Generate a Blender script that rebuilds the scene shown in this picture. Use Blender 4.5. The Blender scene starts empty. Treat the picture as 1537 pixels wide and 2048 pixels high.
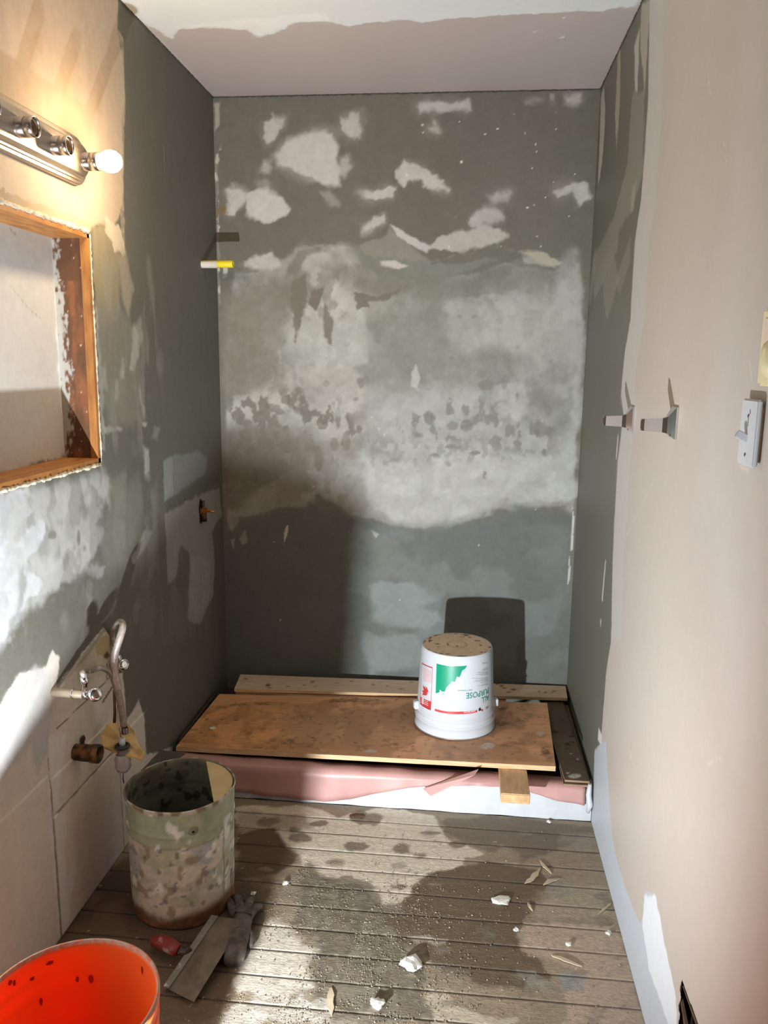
import bpy, bmesh, math, random
import numpy as np
from mathutils import Vector, Matrix

random.seed(4)
SC = bpy.context.scene
COL = SC.collection

# ------------------------------------------------------------------ camera, world, lights, exposure
W, H = 1.45, 2.46                      # alcove width, ceiling height (metres); back wall is y = 0
CAM = (1.006, -3.2176, 1.4693)
YAW, PITCH, ROLL, FPX = 0.1019, 0.1831, 0.0126, 1607.7
_f = np.array([-math.sin(YAW)*math.cos(PITCH), math.cos(YAW)*math.cos(PITCH), -math.sin(PITCH)])
_r0 = np.array([math.cos(YAW), math.sin(YAW), 0.0]); _u0 = np.cross(_r0, _f)
_r = math.cos(ROLL)*_r0 + math.sin(ROLL)*_u0
_u = -math.sin(ROLL)*_r0 + math.cos(ROLL)*_u0
cd = bpy.data.cameras.new('camera'); cam = bpy.data.objects.new('camera', cd); COL.objects.link(cam)
M = Matrix([[_r[i], _u[i], -_f[i], CAM[i]] for i in range(3)] + [[0, 0, 0, 1]])
cam.matrix_world = M
cd.sensor_fit = 'HORIZONTAL'; cd.sensor_width = 36.0; cd.lens = 36.0*FPX/1537.0
cd.clip_start = 0.02; cd.clip_end = 50
SC.camera = cam

world = bpy.data.worlds.new('world'); SC.world = world; world.use_nodes = True
bg = world.node_tree.nodes['Background']
bg.inputs['Color'].default_value = (1.0, 0.76, 0.55, 1); bg.inputs['Strength'].default_value = 0.125

def light(name, kind, loc, power, colour, radius=0.02):
    l = bpy.data.lights.new(name, kind); l.energy = power; l.color = colour
    l.shadow_soft_size = radius
    o = bpy.data.objects.new(name, l); COL.objects.link(o); o.location = loc
    return o
LAMP = (0.48, -2.50, 0.275)             # cool work lamp standing low on the floor, just out of frame
lamp = light('work_lamp_light', 'SPOT', LAMP, 330, (0.90, 0.95, 1.0), 0.016)
lamp.data.spot_size = math.radians(143); lamp.data.spot_blend = 1.0
lamp.rotation_euler = Vector((0.0, 1.0, 0.42)).to_track_quat('-Z', 'Y').to_euler()
light('bulb_light', 'POINT', (0.155, -1.176, 1.949), 9.5, (1.0, 0.73, 0.46), 0.022)

SC.view_settings.view_transform = 'Standard'; SC.view_settings.look = 'None'
SC.view_settings.exposure = -0.35; SC.view_settings.gamma = 1.0
SC.view_settings.use_curve_mapping = False

# ------------------------------------------------------------------ helpers
def at(px, py, ax, val):
    d = (px-768.5)/FPX*_r - (py-1024)/FPX*_u + _f
    t = (val-CAM[ax])/d[ax]
    return Vector(CAM) + Vector(d)*t

def lin(c):
    c = np.array(c, float)/255.0
    return np.where(c <= 0.04045, c/12.92, ((c+0.055)/1.055)**2.4)

def wloc(o):
    v = Vector((0, 0, 0))
    while o is not None:
        v += o.location; o = o.parent
    return v

def tag(o, label=None, cat=None, group=None, kind=None):
    if label: o['label'] = label
    if cat: o['category'] = cat
    if group: o['group'] = group
    if kind: o['kind'] = kind
    return o

def empty(name, loc, label=None, cat=None, group=None, kind=None):
    o = bpy.data.objects.new(name, None); COL.objects.link(o)
    o.location = loc; o.empty_display_size = 0.02
    return tag(o, label, cat, group, kind)

class MB:
    def __init__(s): s.v = []; s.f = []; s.sm = []
    def add(s, vs, fs, smooth=False):
        n = len(s.v); s.v += [tuple(v) for v in vs]
        s.f += [tuple(i+n for i in f) for f in fs]; s.sm += [smooth]*len(fs); return s
    def box(s, a, b, R=None, bev=0.0):
        x0, y0, z0 = a; x1, y1, z1 = b
        if bev <= 0:
            vs = [(x, y, z) for z in (z0, z1) for y in (y0, y1) for x in (x0, x1)]
            fs = [(0, 2, 3, 1), (4, 5, 7, 6), (0, 1, 5, 4), (2, 6, 7, 3), (0, 4, 6, 2), (1, 3, 7, 5)]
            if R: vs = [R @ Vector(v) for v in vs]
            return s.add(vs, fs)
        bm = bmesh.new(); bmesh.ops.create_cube(bm, size=1)
        for v in bm.verts:
            v.co = Vector(((x0+x1)/2+v.co.x*(x1-x0), (y0+y1)/2+v.co.y*(y1-y0), (z0+z1)/2+v.co.z*(z1-z0)))
        bmesh.ops.bevel(bm, geom=bm.edges[:], offset=bev, segments=2, affect='EDGES')
        bm.verts.index_update()
        vs = [(R @ v.co if R else v.co.copy()) for v in bm.verts]
        s.add(vs, [[v.index for v in f.verts] for f in bm.faces], False); bm.free(); return s
    def hexa(s, bot, top):
        vs = list(bot)+list(top); n = len(bot)
        fs = [tuple(range(n-1, -1, -1)), tuple(range(n, 2*n))]
        fs += [(i, (i+1) % n, n+(i+1) % n, n+i) for i in range(n)]
        return s.add(vs, fs)
    def lathe(s, prof, c=(0, 0, 0), axis=(0, 0, 1), n=48, cap0=False, cap1=False, jit=None, smooth=True):
        ax = Vector(axis).normalized()
        q = Vector((0, 0, 1)).rotation_difference(ax)
        vs = []
        for k, (r, z) in enumerate(prof):
            for i in range(n):
                a = 2*math.pi*i/n; rr = r+(jit(k, i) if jit else 0)
                vs.append(q @ Vector((rr*math.cos(a), rr*math.sin(a), z))+Vector(c))
        fs = []
        for k in range(len(prof)-1):
            for i in range(n):
                j = (i+1) % n
                fs.append((k*n+i, k*n+j, (k+1)*n+j, (k+1)*n+i))
        s.add(vs, fs, smooth)
        m = len(s.v)-len(vs)
        if cap0: s.f.append(tuple(m+i for i in range(n-1, -1, -1))); s.sm.append(False)
        if cap1: s.f.append(tuple(m+(len(prof)-1)*n+i for i in range(n))); s.sm.append(False)
        return s
    def tube(s, pts, r, n=12, caps=True):
        pts = [Vector(p) for p in pts]; R = r if hasattr(r, '__len__') else [r]*len(pts)
        vs = []; prev = None
        for i, p in enumerate(pts):
            t = (pts[min(i+1, len(pts)-1)]-pts[max(i-1, 0)]).normalized()
            if prev is None:
                a = Vector((0, 0, 1)) if abs(t.z) < .9 else Vector((1, 0, 0))
                u = t.cross(a).normalized()
            else:
                u = (prev-t*prev.dot(t)).normalized()
            w = t.cross(u); prev = u
            for k in range(n):
                an = 2*math.pi*k/n; vs.append(p+(u*math.cos(an)+w*math.sin(an))*R[i])
        fs = [(i*n+k, i*n+(k+1) % n, (i+1)*n+(k+1) % n, (i+1)*n+k) for i in range(len(pts)-1) for k in range(n)]
        m = len(s.v); s.add(vs, fs, True)
        if caps:
            s.f += [tuple(m+k for k in range(n-1, -1, -1)), tuple(m+(len(pts)-1)*n+k for k in range(n))]; s.sm += [False]*2
        return s
    def build(s, name, mat, parent=None, loc=None):
        me = bpy.data.meshes.new(name)
        off = wloc(parent) if parent is not None else Vector(loc or (0, 0, 0))
        me.from_pydata([tuple(Vector(v)-off) for v in s.v], [], s.f); me.update()
        bm = bmesh.new(); bm.from_mesh(me); bmesh.ops.recalc_face_normals(bm, faces=bm.faces[:]); bm.to_mesh(me); bm.free()
        me.polygons.foreach_set('use_smooth', s.sm[:len(me.polygons)])
        me.materials.append(mat)
        o = bpy.data.objects.new(name, me); COL.objects.link(o)
        if parent is not None: o.parent = parent
        else: o.location = off
        return o

def smooth_path(pts, sub=6):
    P = [Vector(p) for p in pts]; out = []
    for i in range(len(P)-1):
        p0 = P[max(i-1, 0)]; p1 = P[i]; p2 = P[i+1]; p3 = P[min(i+2, len(P)-1)]
        for k in range(sub):
            t = k/sub
            out.append(0.5*((2*p1)+(-p0+p2)*t+(2*p0-5*p1+4*p2-p3)*t*t+(-p0+3*p1-3*p2+p3)*t**3))
    out.append(P[-1]); return out

# ------------------------------------------------------------------ materials
def nodes(m):
    m.use_nodes = True; nt = m.node_tree; return nt, nt.nodes['Principled BSDF']
def mat(name, rgb, rough=0.6, metal=0.0, var=0.12, scale=20, bump=0.0, bscale=60, spec=0.5, col2=None, thr=None, stretch=(1, 1, 1), emis=None, trans=0):
    m = bpy.data.materials.new(name); nt, b = nodes(m)
    c = lin(rgb)
    b.inputs['Roughness'].default_value = rough; b.inputs['Metallic'].default_value = metal
    b.inputs['Specular IOR Level'].default_value = spec
    tc = nt.nodes.new('ShaderNodeTexCoord'); mp = nt.nodes.new('ShaderNodeMapping')
    nt.links.new(tc.outputs['Object'], mp.inputs[0]); mp.inputs['Scale'].default_value = stretch
    n = nt.nodes.new('ShaderNodeTexNoise'); n.inputs['Scale'].default_value = scale; n.inputs['Detail'].default_value = 8
    nt.links.new(mp.outputs[0], n.inputs['Vector'])
    cr = nt.nodes.new('ShaderNodeValToRGB'); nt.links.new(n.outputs['Fac'], cr.inputs[0])
    c2 = lin(col2) if col2 else np.clip(c*(1+var), 0, 1); c1 = c if col2 else c*(1-var)
    t = thr or (0.35, 0.65)
    cr.color_ramp.elements[0].position = t[0]; cr.color_ramp.elements[1].position = t[1]
    cr.color_ramp.elements[0].color = (*c1, 1); cr.color_ramp.elements[1].color = (*c2, 1)
    nt.links.new(cr.outputs[0], b.inputs['Base Color'])
    if bump:
        bn = nt.nodes.new('ShaderNodeTexNoise'); bn.inputs['Scale'].default_value = bscale; bn.inputs['Detail'].default_value = 6
        nt.links.new(mp.outputs[0], bn.inputs['Vector'])
        bp = nt.nodes.new('ShaderNodeBump'); bp.inputs['Strength'].default_value = bump; bp.inputs['Distance'].default_value = 0.004
        nt.links.new(bn.outputs['Fac'], bp.inputs['Height']); nt.links.new(bp.outputs[0], b.inputs['Normal'])
    if emis:
        b.inputs['Emission Color'].default_value = (*lin(emis[:3]), 1); b.inputs['Emission Strength'].default_value = emis[3]
    if trans: b.inputs['Transmission Weight'].default_value = trans
    return m

def painted(name, rough=0.75, var=0.10, scale=35, bump=0.25, bscale=45, spec=0.35, stretch=(1, 1, 1), fine=300, rvar=0.0):
    """colour comes from the surface's own colour attribute, grain and relief from noise"""
    m = bpy.data.materials.new(name); nt, b = nodes(m)
    at_ = nt.nodes.new('ShaderNodeAttribute'); at_.attribute_name = 'paint'
    tc = nt.nodes.new('ShaderNodeTexCoord'); mp = nt.nodes.new('ShaderNodeMapping')
    nt.links.new(tc.outputs['Object'], mp.inputs[0]); mp.inputs['Scale'].default_value = stretch
    n = nt.nodes.new('ShaderNodeTexNoise'); n.inputs['Scale'].default_value = scale; n.inputs['Detail'].default_value = 10
    n.inputs['Roughness'].default_value = 0.65
    nt.links.new(mp.outputs[0], n.inputs['Vector'])
    mr = nt.nodes.new('ShaderNodeMapRange'); mr.inputs[1].default_value = 0.3; mr.inputs[2].default_value = 0.7
    mr.inputs[3].default_value = 1-var; mr.inputs[4].default_value = 1+var
    nt.links.new(n.outputs['Fac'], mr.inputs[0])
    mx = nt.nodes.new('ShaderNodeVectorMath'); mx.operation = 'SCALE'
    nt.links.new(at_.outputs['Color'], mx.inputs[0]); nt.links.new(mr.outputs[0], mx.inputs['Scale'])
    nt.links.new(mx.outputs[0], b.inputs['Base Color'])
    b.inputs['Roughness'].default_value = rough; b.inputs['Specular IOR Level'].default_value = spec
    if rvar:
        r2 = nt.nodes.new('ShaderNodeMapRange'); r2.inputs[1].default_value = .35; r2.inputs[2].default_value = .65
        r2.inputs[3].default_value = rough-rvar; r2.inputs[4].default_value = rough+rvar*.5
        nt.links.new(n.outputs['Fac'], r2.inputs[0]); nt.links.new(r2.outputs[0], b.inputs['Roughness'])
    bn = nt.nodes.new('ShaderNodeTexNoise'); bn.inputs['Scale'].default_value = bscale; bn.inputs['Detail'].default_value = 8
    nt.links.new(mp.outputs[0], bn.inputs['Vector'])
    bp = nt.nodes.new('ShaderNodeBump'); bp.inputs['Strength'].default_value = bump; bp.inputs['Distance'].default_value = 0.003
    nt.links.new(bn.outputs['Fac'], bp.inputs['Height']); nt.links.new(bp.outputs[0], b.inputs['Normal'])
    return m

PLASTER = painted('plaster', rough=.72, var=.06, bump=.3, bscale=25)
SMOOTHWALL = painted('smooth_wall', rough=.5, var=.03, bump=.12, bscale=12, spec=.4)
BOARDWOOD = painted('board_wood', rough=.6, var=.16, scale=14, bump=.25, bscale=40, stretch=(1, 9, 4), rvar=.15)
FLOORWOOD = painted('floor_wood', rough=.66, var=.22, scale=60, bump=.5, bscale=110, stretch=(1, 1.6, 1), rvar=.2)
METALPAINT = painted('old_paint', rough=.6, var=.15, scale=45, bump=.35, bscale=50)
CHROME = mat('chrome', (225, 225, 228), .09, 1.0, var=.03)
STEEL = mat('dull_steel', (120, 112, 104), .38, 0.85, var=.2, scale=30, bump=.1)
NICKEL = mat('brushed_nickel', (186, 174, 160), .46, 1.0, var=.06, stretch=(1, 6, 1))
BRASS = mat('brass', (190, 130, 70), .35, .9, var=.25, scale=60)
DIRTYBRASS = mat('tarnished_brass', (48, 38, 28), .5, .45, col2=(150, 105, 62), thr=(.45, .68), scale=40, bump=.3)
DARK = mat('dark_void', (16, 14, 12), .9)
RUBBER = mat('dark_rubber', (52, 48, 44), .6, scale=60, bump=.3)
BRAID = mat('hose_cover', (158, 146, 138), .4, .55, var=.18, scale=120, bump=.3, bscale=400)
PINK = mat('pink_liner', (186, 144, 138), .42, 0, var=.10, scale=9, bump=.5, bscale=7, spec=.4)
WHITE = mat('white_primer', (200, 205, 208), .55, 0, var=.04, bump=.25, bscale=25)
WPLASTIC = mat('white_plastic', (200, 205, 210), .3, 0, var=.02, spec=.5)
CREAM = mat('cream_plastic', (226, 218, 176), .35, 0, var=.03)
ORANGE = mat('orange_plastic', (255, 108, 42), .42, 0, var=.05, scale=6, spec=.4)
_nt, _b = nodes(ORANGE); _b.inputs['Subsurface Weight'].default_value = .6; _b.inputs['Subsurface Radius'].default_value = (.03, .008, .003); _b.inputs['Subsurface Scale'].default_value = 1.0
RIMDUST = mat('dusty_orange', (214, 120, 92), .7, 0, col2=(190, 168, 150), thr=(.4, .6), scale=70)
PINE = mat('pine', (222, 186, 146), .6, 0, col2=(196, 156, 116), thr=(.35, .7), scale=16, stretch=(6, 1, 6), bump=.15)
PINEEND = mat('pine_end_grain', (214, 178, 132), .7, 0, col2=(186, 146, 100), scale=50)
PLYEDGE = mat('plywood_edge', (226, 198, 156), .7, 0, col2=(190, 150, 108), scale=60, stretch=(.2, .2, 8))
CHIP = mat('plaster_chip', (222, 220, 212), .8, 0, var=.08, bump=.4)
SPLINT = mat('splinter_wood', (186, 172, 146), .8, 0, var=.15)
LATH = mat('dark_wood', (92, 70, 48), .8, 0, var=.3, stretch=(1, 1, 6))
GLOVE = mat('glove_cloth', (74, 66, 60), .85, 0, col2=(112, 104, 96), thr=(.4, .75), scale=40, bump=.5)
REDH = mat('red_handle', (122, 38, 32), .5, 0, col2=(176, 150, 140), thr=(.56, .7), scale=45)
INKG = mat('green_ink', (8, 146, 112), .35, 0, var=.05)
INKR = mat('red_ink', (196, 62, 62), .35, 0, var=.05)
INKP = mat('pale_red_ink', (232, 176, 176), .35, 0, var=.05)
INKB = mat('black_ink', (40, 44, 50), .35, 0, var=.05)
INKT = mat('teal_ink', (42, 136, 122), .35, 0, var=.05)
INKGREY = mat('grey_ink', (160, 164, 172), .35, 0, var=.05)
WHITEINK = mat('white_ink', (235, 235, 235), .4)

# ------------------------------------------------------------------ painting on surfaces (masks in the surface's own metres)
def _h(ix, iy, s):
    v = np.sin(ix*127.1+iy*311.7+s*74.7)*43758.5453
    return v-np.floor(v)
def vn(x, y, s=0):
    ix = np.floor(x); iy = np.floor(y); fx = x-ix; fy = y-iy
    fx = fx*fx*(3-2*fx); fy = fy*fy*(3-2*fy)
    a = _h(ix, iy, s); b = _h(ix+1, iy, s); c = _h(ix, iy+1, s); d = _h(ix+1, iy+1, s)
    return a+(b-a)*fx+(c-a)*fy+(a-b-c+d)*fx*fy
def fbm(x, y, s=0, o=4):
    t = 0; a = .5; n = 0
    for k in range(o):
        t = t+a*vn(x*2**k, y*2**k, s+k*3.3); n += a; a *= .5
    return t/n
def sstep(a, b, x):
    t = np.clip((x-a)/(b-a), 0, 1); return t*t*(3-2*t)

class Paint:
    def __init__(s, U, V, base, ax=None, val=0.0, uv=None):
        s.U = U; s.V = V; s.c = np.tile(lin(base), (len(U), 1)); s.ax = ax; s.val = val; s.uv = uv; s.n = 0
    def pt(s, px, py):
        p = at(px, py, s.ax, s.val)
        return (p[s.uv[0]], p[s.uv[1]])
    def var(s, amp, f, fv=None, seed=1, tint=(1, 1, 1)):
        n = fbm(s.U*f, s.V*(fv or f), seed)-.5
        s.c *= 1+2*amp*n[:, None]*np.array(tint)
    def apply(s, idx, m, col):
        c = lin(col); s.c[idx] = s.c[idx]*(1-m[:, None])+c*m[:, None]
    def poly(s, pts, col, soft=.006, na=.02, nf=25, op=1.0, raw=False, brk=0.0, bf=30, st=1.0, bt=(.42, .62)):
        """polygon patch; soft = edge blur, na/nf = ragged edge, brk = broken-up coverage"""
        s.n += 1; sd_ = s.n*1.7
        P = np.array(pts if raw else [s.pt(*p) for p in pts], float)
        m = soft*2.4+na+.02
        lo = P.min(0)-m; hi = P.max(0)+m
        idx = np.nonzero((s.U >= lo[0]) & (s.U <= hi[0]) & (s.V >= lo[1]) & (s.V <= hi[1]))[0]
        if len(idx) == 0: return
        x0_ = s.U[idx]; y0_ = s.V[idx]
        wa = min(.010, 1.2*na+.0*soft)
        x = x0_+wa*2*(fbm(x0_*16, y0_*16, sd_+5, 3)-.5)+wa*.8*(fbm(x0_*70, y0_*70, sd_+6, 2)-.5)
        y = y0_+wa*2*(fbm(x0_*16, y0_*16, sd_+7, 3)-.5)+wa*.8*(fbm(x0_*70, y0_*70, sd_+8, 2)-.5)
        svar = np.clip(.25+2.6*(fbm(x0_*9, y0_*9, sd_+11, 2)-.22), .5, 2.4)
        d = np.full(len(idx), 1e9); ins = np.zeros(len(idx), bool)
        for i in range(len(P)):
            x0, y0 = P[i]; x1, y1 = P[(i+1) % len(P)]
            ex, ey = x1-x0, y1-y0; L = ex*ex+ey*ey+1e-12
            t = np.clip(((x-x0)*ex+(y-y0)*ey)/L, 0, 1)
            d = np.minimum(d, (x-x0-t*ex)**2+(y-y0-t*ey)**2)
            cnd = ((y0 > y) != (y1 > y)) & (x < (x1-x0)*(y-y0)/((y1-y0) if y1 != y0 else 1e-9)+x0)
            ins ^= cnd
        sd = np.sqrt(d)*np.where(ins, 1, -1)
        sd = sd+(fbm(x*nf, y*nf/st, sd_)-.5)*2*na
        mk = sstep(-soft*svar, soft*svar, sd)*op
        if brk: mk = mk*(1-brk*sstep(bt[0], bt[1], fbm(x*bf, y*bf/st, sd_+9)))
        s.apply(idx, mk, col)
    def blob(s, px, py, rx, ry, col, soft=.006, na=.008, nf=40, op=1.0, **k):
        s.poly([(px+rx*math.cos(a), py+ry*math.sin(a)) for a in np.linspace(0, 2*math.pi, 14, endpoint=False)], col, soft, na, nf, op, **k)
    def line(s, a, b, w, col, soft=.001, na=.001, nf=60, op=1.0, raw=False):
        A = np.array(a if raw else s.pt(*a)); B = np.array(b if raw else s.pt(*b)); t = B-A; t = t/(np.linalg.norm(t)+1e-9)
        n = np.array([-t[1], t[0]])*w/2
        s.poly([A+n, B+n, B-n, A-n], col, soft, na, nf, op, raw=True)

def Z(k, ox, oy, pts): return [(ox+x/k, oy+y/k) for x, y in pts]

def grid(name, us, vs, pos, paintf, m, parent=None, loc=(0, 0, 0), skip=None, flip=False, disp=None, kind=None, smooth=True):
    us = np.array(us); vs = np.array(vs); nu, nv = len(us), len(vs)
    U, V = np.meshgrid(us, vs, indexing='ij'); U = U.ravel(); V = V.ravel()
    off = wloc(parent) if parent is not None else Vector(loc)
    X, Y, Zc = pos(U, V); co = np.stack([X, Y, Zc], 1)-np.array(off)
    ii, jj = np.meshgrid(np.arange(nu-1), np.arange(nv-1), indexing='ij'); ii = ii.ravel(); jj = jj.ravel()
    if skip is not None:
        uc = (us[ii]+us[ii+1])/2; vc = (vs[jj]+vs[jj+1])/2; k = ~skip(uc, vc); ii = ii[k]; jj = jj[k]
    a = ii*nv+jj; q = np.stack([a, a+nv, a+nv+1, a+1], 1)
    if flip: q = q[:, ::-1]
    me = bpy.data.meshes.new(name)
    me.vertices.add(len(co)); me.vertices.foreach_set('co', co.astype(np.float32).ravel())
    me.loops.add(q.size); me.loops.foreach_set('vertex_index', q.astype(np.int32).ravel())
    me.polygons.add(len(q)); me.polygons.foreach_set('loop_start', np.arange(0, q.size, 4, dtype=np.int32))
    me.polygons.foreach_set('loop_total', np.full(len(q), 4, np.int32))
    me.polygons.foreach_set('use_smooth', np.full(len(q), smooth))
    me.update(calc_edges=True)
    c = paintf(U, V)
    ca = me.color_attributes.new('paint', 'FLOAT_COLOR', 'POINT')
    ca.data.foreach_set('color', np.concatenate([np.clip(c, 0, 1), np.ones((len(c), 1))], 1).astype(np.float32).ravel())
    me.materials.append(m)
    o = bpy.data.objects.new(name, me); COL.objects.link(o)
    if parent is not None: o.parent = parent
    else: o.location = off
    if kind: o['kind'] = kind
    return o
def paint_mesh(o, fn):
    me = o.data; n = len(me.vertices); co = np.zeros(n*3, np.float32); me.vertices.foreach_get('co', co)
    co = co.reshape(-1, 3)+np.array(wloc(o)); c = fn(co)
    ca = me.color_attributes.new('paint', 'FLOAT_COLOR', 'POINT')
    ca.data.foreach_set('color', np.concatenate([np.clip(c, 0, 1), np.ones((n, 1))], 1).astype(np.float32).ravel())
def rng(a, b, st): return np.linspace(a, b, max(2, int(round((b-a)/st))+1))

# plaster palette
DK = (94, 92, 81); DKB = (84, 88, 80); LT = (168, 166, 156); LT2 = (182, 181, 173); MID = (134, 134, 124)
LIFT = .85; PW = (214, 216, 216); TAN = (190, 176, 162)

# ------------------------------------------------------------------ wall_back
def back_paint(U, V):
    p = Paint(U, V, DK, 1, 0.0, (0, 2))
    p.var(.10, 4, seed=2)
    z = lambda pts: Z(1.8744, 400, 160, pts)
    z5 = lambda pts: Z(1.8744, 400, 700, pts)
    # grey body of half dry plaster
    body = [(455, 640), (470, 545), (520, 545), (570, 520), (610, 492), (650, 492), (700, 490), (740, 525), (790, 540), (850, 548), (900, 560), (960, 545), (1000, 530), (1060, 515), (1110, 530), (1150, 500), (1158, 545), (1166, 600), (1160, 700), (1156, 800), (1150, 900), (1146, 1032), (1130, 1012), (1060, 1012), (1035, 1012), (1028, 1022), (1005, 1014), (975, 1018), (955, 1030), (925, 1042), (895, 1053), (850, 1057), (790, 1052), (745, 1036), (700, 1030), (672, 1008), (655, 1000), (640, 988), (628, 990), (612, 1013), (560, 1012), (510, 1030), (480, 1035), (465, 1065), (456, 1050), (452, 870)]
    p.poly(body, (130, 131, 122), .005, .008, 40)
    p.poly(body, (168, 168, 160), .02, .02, 14, .45, brk=.95, bf=5.5)
    p.poly(body, (108, 107, 97), .012, .01, 30, .3, brk=1.0, bf=9, st=1.6)
    # cloudy brighter zones inside it
    B = (170, 170, 161)
    p.poly([(555, 660), (590, 610), (640, 590), (660, 555), (705, 575), (735, 640), (745, 720), (700, 745), (650, 745), (600, 720), (570, 700)], B, .03, .03, 14, .85)
    p.poly([(890, 600), (980, 575), (1100, 590), (1158, 540), (1160, 640), (1150, 720), (1080, 730), (980, 700), (920, 700), (880, 650)], B, .03, .035, 12, .75, brk=.3, bf=12)
    p.poly([(720, 905), (800, 925), (900, 905), (1050, 915), (1145, 905), (1146, 1000), (1010, 1006), (900, 1045), (790, 1042), (735, 1000)], (176, 178, 172), .018, .025, 18, .8, brk=.25, bf=14)
    p.poly([(500, 1015), (520, 960), (560, 930), (560, 880), (590, 860), (620, 880), (640, 940), (625, 1000), (560, 1008)], (164, 160, 150), .02, .02, 20, .6)
    p.poly([(735, 790), (900, 770), (1000, 800), (1100, 830), (1148, 800), (1148, 930), (950, 905), (830, 915), (745, 890)], (168, 171, 165), .025, .03, 15, .6, brk=.3, bf=16)
    p.poly([(455, 815), (500, 790), (500, 755), (560, 750), (600, 790), (560, 830), (470, 838)], (172, 166, 154), .008, .02, 30, .75, brk=.4, bf=22)
    p.poly([(590, 730), (720, 735), (730, 860), (690, 890), (640, 860), (600, 820)], (168, 162, 152), .02, .025, 20, .7)
    p.poly([(560, 700), (585, 745), (585, 790), (565, 770)], (172, 166, 154), .01, .01, 30, .6)
    p.poly([(970, 770), (1045, 760), (1060, 800), (1030, 850), (985, 820)], (174, 176, 170), .012, .015, 25, .6)
    p.poly([(1120, 560), (1160, 520), (1166, 640), (1160, 850), (1146, 980), (1130, 900), (1140, 720)], (168, 171, 166), .015, .02, 20, .6)
    p.poly([(600, 500), (690, 495), (720, 540), (690, 600), (690, 650), (650, 700), (625, 640), (660, 590), (620, 560), (600, 530)], B, .012, .02, 25, .7)
    p.poly([(700, 585), (790, 595), (760, 640), (700, 650), (690, 610)], B, .015, .015, 25, .6)
    # dark bands and blots inside it
    D = (98, 96, 86)
    p.poly([(448, 862), (500, 852), (560, 858), (615, 865), (640, 905), (612, 925), (575, 940), (540, 965), (500, 990), (475, 1020), (450, 1020)], (96, 92, 80), .018, .012, 25, .9)
    p.poly([(440, 590), (520, 600), (530, 680), (560, 720), (540, 760), (500, 790), (450, 800), (446, 700)], (112, 108, 96), .03, .02, 18, .85)
    p.poly(z([(560, 640), (700, 590), (715, 545), (760, 580), (830, 660), (870, 690), (960, 655), (1100, 630), (1180, 640), (1220, 680), (1340, 710), (1320, 725), (1180, 690), (1080, 680), (1000, 720), (880, 770), (740, 790), (640, 790), (680, 740), (620, 700)]), (112, 114, 103), .01, .012, 30, .95)
    p.poly(z([(715, 560), (750, 590), (820, 650), (850, 680), (800, 680), (690, 660), (620, 660), (600, 620), (690, 590)]), (124, 122, 110), .006, .006, 40, .8)
    p.poly(z([(860, 690), (960, 655), (1130, 628), (1200, 655), (1215, 690), (1330, 705), (1360, 690), (1330, 712), (1200, 700), (1080, 665), (960, 690)]), DK, .004, .006, 40, .9)
    p.poly(z([(330, 690), (370, 640), (440, 625), (470, 640), (400, 660), (370, 720), (345, 760), (350, 840), (375, 900), (370, 940), (340, 860), (310, 780)]), D, .006, .006, 40, .8)
    for q in ([(585, 552), (612, 548), (612, 590), (600, 645), (592, 620), (584, 580)], [(622, 580), (647, 576), (640, 600), (632, 620), (616, 610)], [(708, 583), (750, 592), (800, 580), (770, 598), (735, 600), (740, 612), (718, 614)]):
        p.poly(q, D, .003, .004, 50, .95)
    p.poly([(800, 640), (880, 625), (890, 700), (860, 760), (830, 740), (790, 700)], (132, 134, 125), .03, .03, 20, .6)
    p.poly([(1070, 790), (1090, 770), (1145, 770), (1146, 840), (1120, 880), (1100, 870), (1080, 820)], (118, 120, 112), .02, .015, 25, .7)
    p.poly([(730, 680), (770, 690), (800, 760), (770, 790), (735, 760)], (136, 134, 124), .02, .02, 25, .6)
    rs = random.Random(7)
    for (x, y, a, b) in [(597, 820, 12, 8), (573, 800, 10, 9), (645, 846, 12, 15), (676, 838, 6, 20), (692, 882, 8, 20), (637, 915, 9, 28), (720, 860, 5, 8), (607, 925, 6, 5), (860, 835, 12, 14), (905, 852, 12, 10), (935, 853, 13, 12), (972, 770, 16, 11), (1075, 865, 5, 7), (1091, 906, 5, 8), (712, 800, 5, 4), (722, 765, 8, 12), (545, 815, 16, 9), (520, 825, 10, 7), (600, 780, 8, 8), (490, 845, 14, 8), (905, 895, 16, 4), (1035, 795, 3, 9), (840, 870, 8, 5), (820, 745, 8, 6), (560, 825, 9, 8), (670, 890, 9, 14), (1040, 870, 5, 5), (948, 905, 12, 4), (970, 948, 4, 8), (870, 910, 10, 4)]:
        p.blob(x, y, a, b, (102, 98, 87), .004, .006, 60, .8)
    for k in range(60):
        x = rs.uniform(470, 1130); y = rs.uniform(600, 930)
        a = rs.uniform(2, 7); p.blob(x, y, a, a*rs.uniform(.6, 1.6), rs.choice([(108, 106, 95), (116, 114, 104), (158, 158, 150)]), .004, .005, 60, rs.uniform(.3, .7))
    for k in range(26):
        x = rs.uniform(560, 1130); y = rs.uniform(600, 960); a = rs.uniform(10, 34)
        p.blob(x, y, a, a*rs.uniform(.4, 1.2), rs.choice([(118, 118, 109), (160, 162, 155), (172, 173, 167)]), .02, .02, 25, rs.uniform(.2, .5))
    p.poly(body, (108, 106, 96), .012, .01, 30, .22, brk=1.0, bf=26)
    p.poly(body, (176, 177, 170), .012, .01, 30, .12, brk=1.0, bf=34)
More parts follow.
